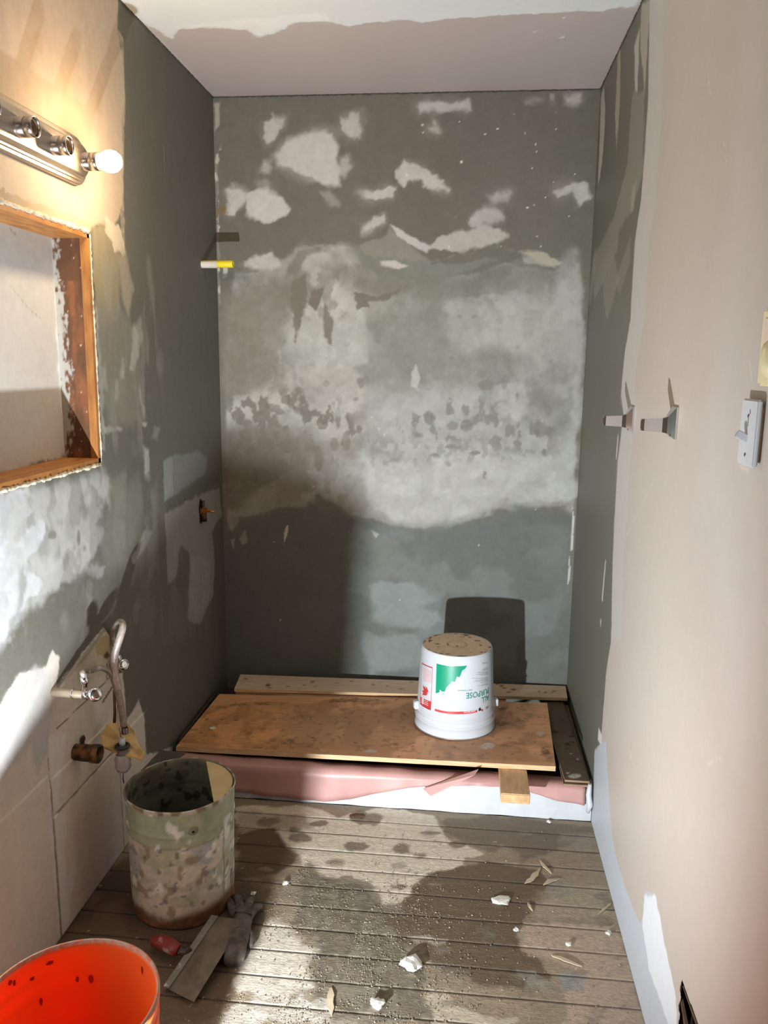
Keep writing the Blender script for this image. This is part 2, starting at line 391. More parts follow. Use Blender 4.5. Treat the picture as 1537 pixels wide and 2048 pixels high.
    for q, c_, o_, b1 in (([(450, 790), (520, 770), (640, 790), (720, 830), (720, 910), (640, 900), (600, 862), (450, 856)], (96, 92, 80), .85, 26), ([(800, 810), (860, 780), (1000, 800), (1110, 850), (1110, 910), (1000, 900), (860, 880), (800, 870)], (104, 104, 95), .7, 30),
                    ([(730, 870), (900, 880), (1020, 870), (1040, 930), (900, 920), (740, 940)], (120, 122, 114), .6, 40), ([(450, 640), (560, 640), (570, 780), (450, 800)], (104, 99, 86), .6, 22), ([(560, 540), (720, 540), (720, 640), (560, 640)], (108, 105, 94), .6, 18),
                    ([(740, 560), (900, 560), (880, 760), (740, 760)], (118, 118, 108), .45, 14), ([(960, 700), (1140, 700), (1130, 860), (980, 860)], (112, 114, 106), .45, 12), ([(560, 860), (730, 880), (700, 1010), (560, 1000)], (108, 100, 86), .5, 16)):
        p.poly(q, c_, .03, .02, 18, o_, brk=1.0, bf=b1, st=1.3, bt=(.40, .50))
    for q in ([(470, 560), (560, 545), (600, 600), (560, 620), (480, 600)], [(660, 500), (760, 545), (860, 560), (840, 600), (700, 580)], [(900, 560), (1000, 530), (1130, 545), (1100, 600), (930, 610)]):
        p.poly(q, (104, 102, 92), .02, .02, 18, .6, brk=.8, bf=16)
    p.poly([(446, 600), (540, 560), (600, 570), (580, 640), (555, 700), (560, 760), (500, 790), (452, 800)], (112, 107, 94), .03, .02, 14, .6)
    p.poly([(446, 850), (620, 850), (650, 900), (620, 1000), (455, 1040)], (100, 94, 80), .04, .02, 14, .45)
    p.poly([(735, 560), (870, 560), (905, 640), (880, 760), (800, 800), (745, 760)], (118, 118, 107), .035, .02, 14, .5)
    p.poly([(640, 530), (740, 520), (900, 560), (1000, 530), (1130, 540), (1080, 580), (900, 600), (700, 580)], (104, 103, 92), .015, .02, 20, .55)
    for q in ([(585, 560), (610, 552), (614, 595), (604, 640), (594, 690), (588, 640), (582, 600)], [(622, 580), (650, 574), (640, 604), (630, 622), (614, 606)], [(706, 583), (755, 590), (800, 578), (770, 598), (738, 602), (742, 614), (716, 616)], [(645, 600), (668, 640), (664, 690), (650, 670)]):
        p.poly(q, (100, 96, 84), .004, .008, 60, .9)
    # dry clouds above
    p.poly(z([(270, 280), (320, 225), (400, 200), (470, 186), (500, 205), (470, 370), (430, 385), (290, 325)]), LT, .032, .01, 22, .6)
    p.poly(z([(285, 280), (330, 225), (400, 205), (470, 190), (500, 205), (521, 250), (514, 300), (522, 340), (520, 397), (480, 397), (430, 378), (370, 345), (300, 315)]), LT2, .010, .008, 40)
    for q, o in (([(245, 160), (270, 135), (320, 140), (320, 165), (295, 190), (280, 225), (250, 240), (240, 200)], .8),
                 ([(530, 135), (600, 122), (607, 165), (600, 212), (565, 220), (530, 185)], .85), ([(525, 290), (560, 282), (570, 320), (545, 358), (524, 350)], .6),
                 ([(220, 342), (245, 305), (268, 300), (258, 342)], .6), ([(95, 420), (120, 393), (160, 402), (178, 430), (165, 470), (120, 505), (100, 490), (112, 455)], .95),
                 ([(814, 100), (860, 82), (950, 85), (1007, 78), (1010, 112), (950, 112), (880, 120), (822, 124)], .85), ([(862, 185), (878, 162), (892, 197)], .9),
                 ([(735, 365), (765, 305), (800, 322), (860, 342), (910, 382), (935, 412), (880, 412), (840, 398), (832, 372), (800, 372), (755, 392)], .95),
                 ([(605, 420), (650, 422), (700, 398), (728, 400), (720, 438), (650, 450), (620, 447)], .95), ([(1328, 418), (1370, 400), (1396, 398), (1384, 430), (1345, 437)], .9),
                 ([(1400, 388), (1440, 382), (1457, 410), (1463, 447), (1420, 468), (1398, 432)], .95), ([(1085, 435), (1120, 422), (1164, 424), (1150, 452), (1100, 464)], .6),
                 ([(1010, 515), (1060, 478), (1130, 490), (1140, 522), (1060, 545), (1020, 545)], .7), ([(610, 548), (655, 520), (692, 498), (690, 537), (650, 562), (612, 576)], .9),
                 ([(1368, 62), (1430, 52), (1435, 80), (1400, 96), (1372, 84)], .7), ([(165, 692), (210, 660), (270, 652), (300, 690), (270, 712), (200, 708)], .8),
                 ([(1320, 50), (1335, 48), (1330, 82), (1318, 74)], .4), ([(1225, 80), (1290, 55), (1285, 72), (1230, 90)], .25), ([(450, 420), (490, 410), (525, 470), (490, 475)], .25), ([(210, 380), (270, 380), (270, 410), (215, 410)], .25)):
        p.poly(z(q), LT, .030, .012, 22, o*.5)
        p.poly(z(q), LT2, .011, .013, 45, o, brk=.15, bf=60)
    p.poly(z([(176, 430), (205, 410), (260, 402), (310, 440), (340, 482), (322, 515), (270, 535), (210, 527), (176, 500)]), LT2, .009, .010, 45)
    p.poly(z([(886, 590), (960, 565), (1020, 570), (1050, 545), (1130, 558), (1155, 592), (1090, 622), (1000, 637), (900, 642), (860, 632)]), (174, 173, 162), .008, .014, 30, .85)
    p.poly(z([(712, 540), (750, 555), (800, 588), (857, 622), (855, 648), (800, 622), (740, 578)]), LT2, .006, .005, 40, .9)
    p.poly(z([(672, 680), (730, 678), (785, 700), (745, 710), (680, 697)]), (190, 188, 178), .005, .004, 40, .8)
    p.poly(z([(1200, 640), (1270, 640), (1360, 685), (1325, 702), (1250, 672)]), (170, 166, 146), .005, .006, 40, .8)
    p.poly(z([(110, 215), (200, 180), (245, 240), (220, 340), (180, 420), (90, 400), (70, 260)]), (88, 84, 74), .008, .01, 30, .35)
    # lower wall clouds
    p.poly([(-100, 1060), (470, 1062), (520, 1032), (620, 1015), (700, 1035), (850, 1062), (960, 1040), (1040, 1015), (1148, 1030), (1148, 1420), (430, 1420)], (84, 90, 87), .03, .02, 12, .8)
    p.poly([(700, 1060), (1140, 1060), (1140, 1380), (700, 1380)], (106, 113, 110), .03, .02, 12, .5, brk=1.0, bf=7, bt=(.42, .58))
    p.poly([(740, 1172), (800, 1160), (870, 1195), (850, 1215), (900, 1240), (830, 1262), (745, 1240)], (124, 131, 128), .02, .03, 15, .7)
    p.poly([(730, 1270), (830, 1265), (860, 1330), (740, 1350)], (120, 127, 124), .02, .03, 15, .6)
    p.poly([(740, 1060), (800, 1080), (820, 1150), (745, 1160)], (104, 106, 98), .02, .02, 15, .6)
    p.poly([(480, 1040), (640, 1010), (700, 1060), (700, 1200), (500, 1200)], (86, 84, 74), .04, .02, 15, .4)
    p.poly([(1060, 1060), (1135, 1050), (1130, 1200), (1080, 1170)], (98, 102, 95), .03, .02, 15, .5)
    p.poly([(478, 1075), (490, 1060), (495, 1085), (484, 1090)], (140, 134, 122), .004, .004, 50, .8)
    p.poly([(460, 1080), (470, 1078), (468, 1098)], (150, 145, 134), .003, .003, 50, .8)
    p.poly([(570, 1058), (576, 1050), (577, 1062), (568, 1090)], (196, 188, 172), .001, .001, 80, .9)
    p.poly([(928, 1037), (945, 1025), (960, 1020), (1000, 1014), (985, 1030), (955, 1038)], (150, 152, 146), .004, .006, 60, .6, brk=.5, bf=40)
    p.poly([(824, 745), (832, 728), (842, 755), (836, 780), (824, 772)], (180, 180, 172), .003, .004, 50, .7)
    p.poly([(745, 1062), (760, 1068), (752, 1080)], (168, 168, 160), .002, .004, 50, .7)
    # ragged white crust in both corners, brown and blue marks
    p.poly([(428, 205), (438, 205), (440, 250), (430, 262)], (160, 155, 140), .003, .004, 60, .8)
    for q in ([(437, 300), (443, 288), (446, 300)], [(431, 310), (436, 305), (437, 400), (432, 410)], [(434, 420), (438, 400), (440, 520), (436, 560)], [(449, 520), (456, 525), (453, 555), (445, 558)], [(436, 530), (440, 530), (441, 608), (437, 608)]):
        p.poly(q, (186, 180, 164), .0015, .004, 60, .9, brk=.8, bf=35, bt=(.42, .5))
    p.poly([(431, 416), (452, 412), (456, 428), (433, 430)], (112, 86, 56), .006, .003, 50, .8)
    for q in ([(1146, 1000), (1149, 1040), (1146, 1100), (1142, 1100)], [(1140, 1110), (1143, 1110), (1138, 1168), (1135, 1168)]):
        p.poly(q, (196, 196, 186), .001, .003, 70, .85)
    for k in range(30):
        x = 800+rs.random()**.8*360; y = rs.uniform(225, 500); a = rs.choice([1, 1, 1.3, 1.6, 2.2])
        p.blob(x, y, a, a, (214, 212, 200), .001, 0, 50, .95)
    for k in range(14):
        p.blob(rs.uniform(470, 1130), rs.uniform(640, 1330), 1.4, rs.uniform(1, 3), (196, 194, 184), .001, 0, 50, .8)
    p.var(.06, 60, seed=9); p.var(.07, 22, 22, seed=12)
    return p.c**LIFT
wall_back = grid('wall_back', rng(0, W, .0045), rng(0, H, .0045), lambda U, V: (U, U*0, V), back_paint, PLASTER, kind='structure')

# ------------------------------------------------------------------ wall_left with the recess
NY0, NY1, NZ0, NZ1 = -1.90, -1.106, 1.189, 1.795
def left_paint(U, V):
    p = Paint(U, V, (88, 87, 77), 0, 0.0, (1, 2))
    p.var(.10, 4, seed=3)
    z3 = lambda pts: Z(3.103, 0, 350, pts); zE = lambda pts: Z(3.49, 0, 880, pts); z6 = lambda pts: Z(2.926, 0, 950, pts)
    # warm beige paint high on the wall, ragged right edge
    p.poly([(-900, -900), (225, -60), (237, 10), (234, 60), (246, 130), (250, 200), (243, 240), (247, 330), (243, 350), (247, 380), (243, 410), (238, 435), (226, 450), (205, 448), (184, 456), (178, 470), (-900, 700)], (172, 154, 132), .003, .006, 45)
    p.poly([(-900, -900), (225, -60), (232, 60), (240, 130), (200, 200), (100, 120), (0, 60), (-900, 100)], (168, 148, 130), .05, .03, 8, .7)
    for q in ([(60, 80), (90, 60), (70, 160), (50, 170)], [(130, 130), (155, 110), (150, 190), (125, 185)], [(195, 180), (210, 170), (205, 240), (190, 235)]):
        p.poly(q, (158, 132, 104), .03, .02, 12, .5)
    p.poly([(20, 30), (60, 40), (40, 120), (10, 110)], (200, 176, 156), .03, .02, 12, .5)
    p.poly([(236, 60), (247, 80), (251, 200), (247, 330), (249, 440), (252, 510), (245, 512), (241, 430), (238, 330), (243, 200), (238, 120)], (176, 162, 140), .003, .004, 60, .7, brk=.5, bf=50)
    # tan smear strips beside the recess
    p.poly([(182, 455), (215, 440), (232, 470), (240, 560), (235, 640), (205, 650), (192, 600), (186, 520)], (132, 122, 94), .012, .012, 20, .85)
    p.poly(z3([(655, 250), (700, 300), (745, 320), (780, 480), (760, 500), (740, 470), (710, 480), (690, 400), (655, 340)]), (198, 184, 158), .003, .006, 60, .9)
    p.poly(z3([(735, 490), (785, 490), (800, 600), (830, 720), (800, 860), (760, 780), (740, 640)]), (148, 138, 116), .012, .008, 35, .8)
    p.poly(z3([(590, 800), (740, 800), (860, 1000), (880, 1200), (900, 1500), (860, 1560), (700, 1560), (630, 1400), (600, 1000)]), (116, 114, 100), .02, .02, 20, .8)
    for q, o in (([(830, 930), (875, 880), (885, 1000), (870, 1100), (830, 1220), (810, 1200)], .7), ([(755, 1130), (775, 1180), (770, 1270), (745, 1260)], .6), ([(720, 1280), (745, 1280), (740, 1380), (705, 1400)], .6),
                 ([(860, 1300), (880, 1380), (900, 1480), (890, 1510), (870, 1400)], .6), ([(620, 1180), (660, 1160), (670, 1350), (635, 1340)], .45), ([(640, 1560), (760, 1570), (750, 1590), (650, 1600)], .7), ([(885, 1540), (910, 1535), (905, 1565), (885, 1560)], .9),
                 ([(960, 1560), (1000, 1560), (980, 1640), (940, 1640)], .35), ([(570, 780), (600, 820), (640, 1400), (650, 1700), (615, 1700), (600, 1400)], .55), ([(890, 1690), (920, 1700), (930, 1900), (900, 1880)], .5)):
        p.poly(z3(q), (166, 166, 156), .008, .008, 40, o, brk=.3, bf=40)
    p.poly([(182, 600), (188, 610), (205, 880), (205, 940), (196, 925), (186, 760)], (170, 174, 170), .004, .004, 50, .6)
    # pale area under the recess
    p.poly(zE([(-900, 420), (0, 380), (200, 340), (560, 270), (720, 190), (760, 260), (790, 330), (720, 420), (700, 560), (720, 700), (660, 800), (600, 900), (480, 990), (350, 1060), (180, 1180), (130, 1290), (60, 1400), (0, 1467), (-900, 1700)]), (146, 147, 140), .015, .02, 20, .95)
    p.poly(zE([(780, 330), (980, 300), (1000, 480), (960, 700), (860, 850), (760, 900), (700, 820), (720, 560)]), (112, 112, 102), .03, .03, 14, .8)
    W1 = (196, 199, 203)
    p.poly(zE([(-900, 430), (0, 375), (190, 345), (205, 420), (225, 500), (130, 580), (90, 670), (110, 700), (290, 540), (310, 580), (300, 680), (260, 760), (190, 830), (200, 900), (280, 960), (285, 1000), (260, 1070), (140, 1140), (170, 1150), (60, 1250), (30, 1400), (-900, 1600)]), W1, .006, .012, 30, .95, brk=.45, bf=16)
    p.poly([(-300, 1000), (60, 985), (90, 1050), (60, 1150), (40, 1280), (-300, 1500)], (160, 163, 163), .02, .012, 30, .5, brk=1, bf=38, bt=(.40, .52))
    for q, o in (([(350, 500), (385, 490), (425, 600), (410, 700), (380, 820), (330, 830), (340, 700), (370, 620)], .7), ([(450, 400), (480, 400), (480, 560), (600, 700), (620, 740), (580, 860), (540, 740), (590, 610), (440, 600)], .5), ([(565, 470), (620, 520), (630, 640), (620, 760), (560, 700)], .6),
                 ([(220, 840), (300, 820), (410, 870), (400, 920), (320, 980), (230, 900)], .7), ([(590, 270), (640, 290), (640, 420), (600, 500), (580, 380)], .5), ([(600, 900), (640, 880), (760, 850), (700, 960)], .4), ([(900, 800), (960, 760), (1000, 640), (1060, 640), (1010, 760), (960, 840), (920, 880)], .5),
                 ([(1010, 60), (1040, 70), (1045, 220), (1010, 230)], .5)):
        p.poly(zE(q), (176, 177, 174), .008, .012, 30, o, brk=.2)
    for (x, y, a, b) in [(150, 1153, 5, 6), (124, 1177, 6, 7), (84, 1196, 4, 5), (107, 1200, 5, 6), (170, 1096, 4, 7), (200, 1046, 8, 9), (157, 1075, 3, 16), (97, 1187, 3, 4), (104, 1072, 8, 9), (60, 1000, 7, 12)]:
        p.blob(x, y, a, b, (100, 99, 90), .004, .004, 50, .75)
    p.poly(zE([(0, 380), (560, 270), (760, 260), (760, 500), (660, 800), (480, 990), (180, 1180), (0, 1300)]), (182, 183, 180), .02, .02, 20, .55, brk=1, bf=19, st=1.5, bt=(.44, .54))
    p.poly(zE([(150, 400), (700, 260), (800, 500), (700, 850), (480, 1050), (120, 1250)]), (112, 111, 101), .02, .02, 20, .6, brk=1, bf=15, st=1.8, bt=(.40, .48))
    p.poly(zE([(700, 300), (1100, 100), (1100, 900), (900, 1200), (600, 1200), (700, 800)]), (126, 125, 115), .03, .02, 20, .5, brk=1, bf=9, st=2.2, bt=(.40, .54))
    p.poly(zE([(900, 500), (1150, 500), (1500, 700), (1500, 1400), (900, 1400)]), (108, 106, 96), .03, .02, 20, .4, brk=1, bf=12, st=3, bt=(.40, .54))
    p.poly([(190, 520), (300, 520), (330, 900), (210, 900)], (128, 126, 114), .03, .02, 20, .5, brk=1, bf=16, st=4, bt=(.40, .52))
    # square pale smears in the alcove
    p.poly([(327, 922), (345, 912), (400, 903), (415, 915), (412, 945), (345, 992), (329, 1003)], (116, 120, 112), .006, .006, 40, .75)
    p.poly([(327, 922), (344, 913), (347, 990), (329, 1003)], (134, 138, 130), .005, .005, 40, .7)
    p.poly([(331, 1028), (360, 1010), (400, 990), (440, 976), (444, 1030), (424, 1060), (430, 1120), (427, 1190), (400, 1250), (376, 1235), (380, 1110), (362, 1085), (352, 1160), (336, 1170)], (142, 138, 130), .006, .010, 30, .75)
    p.poly([(385, 1110), (420, 1120), (420, 1200), (395, 1240), (378, 1200)], (150, 148, 140), .012, .02, 25, .5, brk=.5, bf=50)
    p.poly([(331, 1003), (345, 995), (430, 940), (440, 960), (400, 985), (335, 1022)], (82, 82, 73), .006, .004, 40, .9)
    # bare board low on the wall
    p.poly([(-900, 1380), (0, 1410), (40, 1345), (92, 1335), (105, 1300), (120, 1310), (112, 1372), (208, 1255), (232, 1290), (245, 1345), (254, 1440), (264, 1424), (278, 1398), (288, 1440), (291, 1510), (345, 1495), (348, 1700), (100, 2100), (-900, 3200)], (200, 190, 176), .003, .004, 40, 1)
    p.poly([(-900, 1380), (0, 1410), (40, 1345), (92, 1335), (106, 1345), (104, 1400), (100, 1500), (75, 1560), (60, 1500), (0, 1560), (-900, 1800)], (172, 172, 170), .015, .02, 20, .85)
    p.poly(Z(4.096, 0, 1400, [(400, 300), (460, 260), (550, 270), (540, 380), (500, 560), (480, 740), (500, 880), (450, 900), (400, 930), (385, 700)]), (208, 204, 198), .003, .006, 50, .9)
    p.poly(Z(4.096, 0, 1400, [(400, 960), (480, 920), (520, 930), (535, 1050), (520, 1250), (530, 1460), (600, 1320), (620, 1400), (570, 1600), (550, 1800), (480, 1950), (450, 1900), (420, 1300), (385, 1050)]), (206, 203, 198), .003, .006, 50, .85)
    p.poly([(152, 1340), (160, 1310), (200, 1275), (225, 1282), (230, 1325), (205, 1350), (160, 1370)], (184, 172, 146), .004, .006, 50, .8)
    p.poly([(186, 1280), (212, 1272), (224, 1290), (214, 1315), (196, 1312)], (170, 148, 96), .004, .006, 60, .9)
    p.poly([(208, 1308), (214, 1302), (220, 1310), (214, 1320), (207, 1318)], (84, 44, 24), .003, .004, 60, .95)
    p.poly([(176, 1330), (188, 1326), (196, 1335), (182, 1345)], (140, 140, 128), .004, .004, 60, .6)
    p.poly([(112, 1372), (208, 1255), (212, 1262), (165, 1325), (118, 1376)], (132, 122, 104), .003, .004, 50, .7)
    p.poly([(190, 1400), (200, 1400), (198, 1460), (190, 1455)], (206, 204, 198), .004, .003, 60, .7)
    for qa in ((108, 1700), (245, 1680)):
        yy = at(qa[0], qa[1], 0, 0.0).y; p.line((yy, 0), (yy, .5 if qa[0] < 200 else .33), .0045, (112, 100, 84), .001, .002, 60, .75, raw=True)
    zz_ = (at(100, 1635, 0, 0.0).z+at(190, 1545, 0, 0.0).z)/2
    p.line((-1.45, zz_), (-1.02, zz_), .004, (124, 112, 96), .001, .002, 60, .7, raw=True)
    p.line((215, 1295), (213, 1360), .002, (70, 62, 50))
    p.line((112, 1460), (225, 1350), .004, (96, 84, 66))
    p.line((205, 1405), (226, 1372), .007, (40, 34, 28))
    rs = random.Random(3)
    for k in range(40):
        p.blob(rs.uniform(120, 330), rs.uniform(700, 1300), rs.uniform(2, 9), rs.uniform(6, 26), rs.choice([(104, 103, 93), (124, 124, 115), (98, 96, 86)]), .008, .01, 35, rs.uniform(.15, .45))
    p.line((327, 260), (331, 405), .0015, (150, 142, 124), op=.8)
    for k in range(16):
        x = rs.uniform(190, 430); y = rs.uniform(550, 1330); p.line((x, y), (x+rs.uniform(-4, 8), y+rs.uniform(10, 40)), .0015, (150, 148, 136), op=.4)
    p.var(.04, 60, seed=5); p.var(.05, 40, 6, seed=12)
    return p.c**LIFT
ys = np.concatenate([np.linspace(-4.2, NY0, 10)[:-1], rng(NY0, NY1, .0055)[:-1], rng(NY1, 0, .0045)])
zs = np.concatenate([rng(0, NZ0, .0045)[:-1], rng(NZ0, NZ1, .0045)[:-1], rng(NZ1, H, .0055)])
wall_left = grid('wall_left', ys, zs, lambda U, V: (U*0, U, V), left_paint, PLASTER, kind='structure',
                 skip=lambda u, v: (u > NY0) & (u < NY1) & (v > NZ0) & (v < NZ1), flip=True)
# three wallboard sheets under the sink, joints between them
def sheet(y0, y1, z0, z1, x):
    def pos(U, V):
        e = (U <= y0+1e-6) | (U >= y1-1e-6) | (V <= z0+1e-6) | (V >= z1-1e-6)
        return (np.where(e, 0.0, x), U, V)
    us = np.concatenate([[y0], rng(y0+.0008, y1-.0008, .006), [y1]]); vs = np.concatenate([[z0], rng(z0+.0008, z1-.0008, .006), [z1]])
    return grid('wallboard_sheet', us, vs, pos, left_paint, PLASTER, wall_left, flip=True)
def yl(px, py): return at(px, py, 0, 0.0)
ya = yl(108, 1700).y; yb = yl(245, 1680).y
zc = (yl(100, 1635).z + yl(190, 1545).z)/2
sheet(-1.98, ya-.001, 0.001, zc+.12, .0035)
sheet(ya+.001, yb-.001, 0.001, zc-.001, .0045)
sheet(ya+.001, yb-.001, zc+.001, zc+.10, .0030)
sheet(yb+.001, -.86, 0.001, zc+.02, .0030)

# wooden recess
niche = empty('trim_1', (0, -1.4, 1.5), kind='structure')
ND = -0.094
def niche_back(U, V):
    p = Paint(U, V, (204, 202, 196), 0, ND, (1, 2)); p.var(.05, 5, seed=4)
    p.poly([(-200, 420), (40, 455), (105, 500), (60, 560), (-200, 520)], (190, 190, 186), .03, .03, 12, .7)
    p.line((15, 455), (32, 470), .002, (120, 112, 100), op=.7); p.line((20, 570), (60, 620), .0015, (140, 134, 124), op=.6); p.line((60, 620), (85, 640), .0015, (140, 134, 124), op=.6)
    p.poly([(104, 470), (118, 478), (135, 780), (128, 860), (118, 780), (112, 640)], (226, 228, 228), .006, .008, 40, .8)
    p.poly([(-300, 985), (40, 938), (130, 912), (140, 930), (-300, 1080)], (150, 116, 70), .01, .012, 30, .7, brk=.3, bf=30)
    p.poly([(40, 934), (95, 920), (130, 912), (130, 922), (60, 944)], (104, 70, 38), .004, .010, 50, .7, brk=.5, bf=50)
    return p.c
grid('back_panel', rng(NY0, NY1, .006), rng(NZ0, NZ1, .006), lambda U, V: (U*0+ND, U, V), niche_back, PLASTER, niche, flip=True)
def jamb(U, V):   # U depth (0 front .. ND back), V height
    p = Paint(U, V, (132, 84, 54)); p.c[:] = lin((132, 84, 54)); p.var(.2, 8, 60, seed=6)
    n = fbm(U*120, V*60, 5); n2 = fbm(U*40, V*14, 8)
    t = np.clip((-U-.035)/(.055), 0, 1)
    hz = (V-NZ0)/(NZ1-NZ0)
    dk = sstep(.30, .55, n2+t*.35-.1+.25*(hz > .8))*(.75); p.c = p.c*(1-dk[:, None])+lin((84, 62, 44))*dk[:, None]
    wh = .85*sstep(.64, .76, n*.5+t*.42+.06+.10*(hz < .75)*(hz > .12)); p.c = p.c*(1-wh[:, None])+lin((186, 184, 176))*wh[:, None]
    lo = sstep(.30, .0, hz)*sstep(.45, .6, n2)*t; p.c = p.c*(1-lo[:, None])+lin((44, 30, 18))*lo[:, None]
    sp = (fbm(U*160, V*160, 21) > .80); p.c[sp] = lin((190, 176, 160))
    return p.c
grid('side_board', rng(ND, -.017, .0025), rng(NZ0, NZ1, .004), lambda U, V: (U, U*0+NY1-.011, V), jamb, PLASTER, niche)['label'] = 'reddish brown board crusted with white plaster at its back edge'
def wood_front(base, sd):
    def f(co):
        n = fbm(co[:, 1]*30+co[:, 2]*30, co[:, 0]*90+co[:, 2]*4, sd)
        return lin(base)*(1+.35*(n-.5))[:, None]
    return f
YEL = mat('yellow_pine', (178, 124, 64), .55, 0, col2=(146, 92, 46), thr=(.35, .7), scale=14, stretch=(4, 1, 1), bump=.15)
CRUST = mat('plaster_crust', (212, 202, 180), .85, 0, col2=(156, 140, 108), thr=(.5, .7), scale=60, bump=.8, bscale=80)
b = MB().box((-.017, NY1-.014, NZ0), (.004, NY1, NZ1)); b.build('frame_strip', YEL, niche)
b = MB().box((ND, NY0, NZ1-.014), (.004, NY1-.0005, NZ1)); b.build('top_board', YEL, niche)
b = MB().box((ND, NY0, NZ0), (.004, NY1-.0005, NZ0+.014)); b.build('bottom_board', YEL, niche)
b = MB().box((ND, NY0, NZ0+.0145), (.004, NY0+.014, NZ1-.0145)); b.build('side_board', YEL, niche)
def crust(path, r, seed):
    rs = random.Random(seed); P = []
    a = Vector(path[0]); c = Vector(path[1]); n = int((c-a).length/.008)
    pts = [a+(c-a)*i/n+Vector((0, rs.uniform(-.0015, .0015), rs.uniform(-.0015, .0015))) for i in range(n+1)]
    return MB().tube(pts, [r*rs.uniform(.55, 1.3) for _ in pts], 6)
cr_ = niche
crust([(.002, NY0, NZ0-.003), (.002, NY1, NZ0-.003)], .0055, 1).build('plaster_bead', CRUST, cr_)
crust([(.002, NY1+.003, NZ0), (.002, NY1+.003, NZ1)], .0045, 2).build('plaster_bead', CRUST, cr_)
crust([(.002, NY0, NZ1+.003), (.002, NY1, NZ1+.003)], .0065, 3).build('plaster_bead', CRUST, cr_)

# ------------------------------------------------------------------ wall_right with a broken hole low down
HY0, HY1, HZ0, HZ1 = -2.02, -1.76, .12, .37
HOLE = [(1365, 1958), (1370, 1975), (1376, 1990), (1399, 2052), (1412, 2090), (1362, 2095), (1355, 2060), (1361, 2030), (1357, 2012), (1363, 1996), (1360, 1978)]
HOLE = [(q.y, q.z) for q in (at(a_, b_, 0, W) for a_, b_ in HOLE)]
def right_paint(U, V):
    p = Paint(U, V, (182, 173, 163), 0, W, (1, 2)); p.var(.03, 3, seed=3)
    edge = [(1300, -60), (1300, 0), (1299, 100), (1297, 200), (1291, 300), (1283, 400), (1271, 480), (1266, 560), (1262, 640), (1251, 700), (1245, 760), (1243, 790), (1248, 830), (1237, 920), (1232, 1000), (1228, 1080), (1225, 1170), (1223, 1280), (1213, 1345), (1209, 1400), (1203, 1480), (1196, 1500), (1188, 1570), (1178, 1650)]
    E_ = [p.pt(*q) for q in edge]
    p.poly(E_+[(.05, -.05), (.05, H+.05), (E_[0][0], H+.05)], (104, 104, 93), .002, .003, 50, raw=True)
    p.poly([(x, y) for x, y in edge[:18]]+[(x+28-max(0, y-600)*.012, y) for x, y in edge[:18]][::-1], (184, 186, 182), .014, .008, 20, .6)
    p.poly([(1500, 0), (1537, 0), (1560, 1300), (1480, 1500), (1400, 1000)], (196, 192, 186), .1, .03, 8, .4)
    # streaks in the grey strip
    for q, c, o in (([(1203, 190), (1209, 172), (1211, 240), (1205, 330), (1197, 375)], (186, 182, 168), .9), ([(1236, 110), (1242, 90), (1241, 200), (1234, 300), (1231, 230)], (170, 164, 142), .8), ([(1270, 90), (1280, 60), (1276, 180), (1270, 180)], (186, 186, 178), .8),
                    ([(1284, 0), (1300, 0), (1298, 60), (1290, 190), (1282, 100)], (176, 174, 160), .7), ([(1265, 190), (1290, 180), (1285, 350), (1265, 420), (1240, 460), (1235, 500), (1210, 560), (1190, 600), (1186, 520), (1230, 430), (1255, 330)], (140, 140, 128), .6),
                    ([(1205, 520), (1225, 500), (1240, 560), (1215, 640), (1208, 600)], (132, 131, 118), .7), ([(1232, 560), (1262, 470), (1262, 520), (1240, 590)], (136, 134, 120), .5), ([(1190, 500), (1196, 500), (1180, 620), (1176, 600)], (140, 140, 128), .6),
                    ([(1265, 370), (1274, 365), (1268, 420), (1262, 420)], (150, 148, 134), .7), ([(1150, 700), (1170, 620), (1195, 640), (1200, 900), (1160, 1100)], (108, 109, 100), .5)):
        p.poly(q, c, .008, .008, 30, o)
    for q in ([(1211, 1120), (1213, 1120), (1206, 1205), (1204, 1200)], [(1236, 870), (1238, 870), (1234, 920), (1232, 920)], [(1201, 1240), (1204, 1240), (1202, 1255)]):
        p.poly(q, (200, 198, 188), .0015, .002, 60, .8)
    # fresh white filler along the floor
    p.poly([(1180, 1650), (1188, 1560), (1190, 1500), (1201, 1488), (1213, 1483), (1217, 1560), (1222, 1640), (1228, 1690), (1240, 1740), (1258, 1790), (1268, 1820), (1281, 1845), (1287, 1830), (1289, 1788), (1296, 1786), (1313, 1792), (1320, 1850), (1330, 1888), (1325, 1905), (1338, 1950), (1352, 1990), (1355, 2048), (1360, 2200), (1380, 2500), (1300, 2300), (1280, 2060), (1180, 1660)], (182, 189, 195), .003, .005, 50)
    p.poly([(1290, 1790), (1313, 1794), (1330, 1888), (1352, 1990), (1356, 2060), (1340, 2060), (1300, 1940), (1285, 1850)], (216, 221, 225), .004, .006, 40, .9)
    p.poly([(1198, 1455), (1205, 1470), (1204, 1490), (1196, 1480)], (210, 212, 210), .002, .003, 50, .9)
    for a, b_ in (((1257, 1495), (1262, 1515)), ((1262, 1515), (1265, 1495)), ((1415, 1530), (1440, 1515)), ((1418, 150), (1421, 190)), ((1448, 285), (1454, 330)), ((1250, 1080), (1310, 960)), ((1500, 720), (1505, 760))):
        p.line(a, b_, .0018, (222, 216, 206), op=.5)
    for k in range(5):
        x = 1410+k*8; p.blob(x, 1490+((k*37) % 30), 1.2, 1.2, (205, 200, 192), .001, 0, 40, .5)
    p.poly([(1480, 930), (1500, 935), (1500, 944), (1484, 940)], (214, 206, 196), .003, .004, 60, .6)
    p.var(.012, 4, 1.0, seed=5)
    return p.c
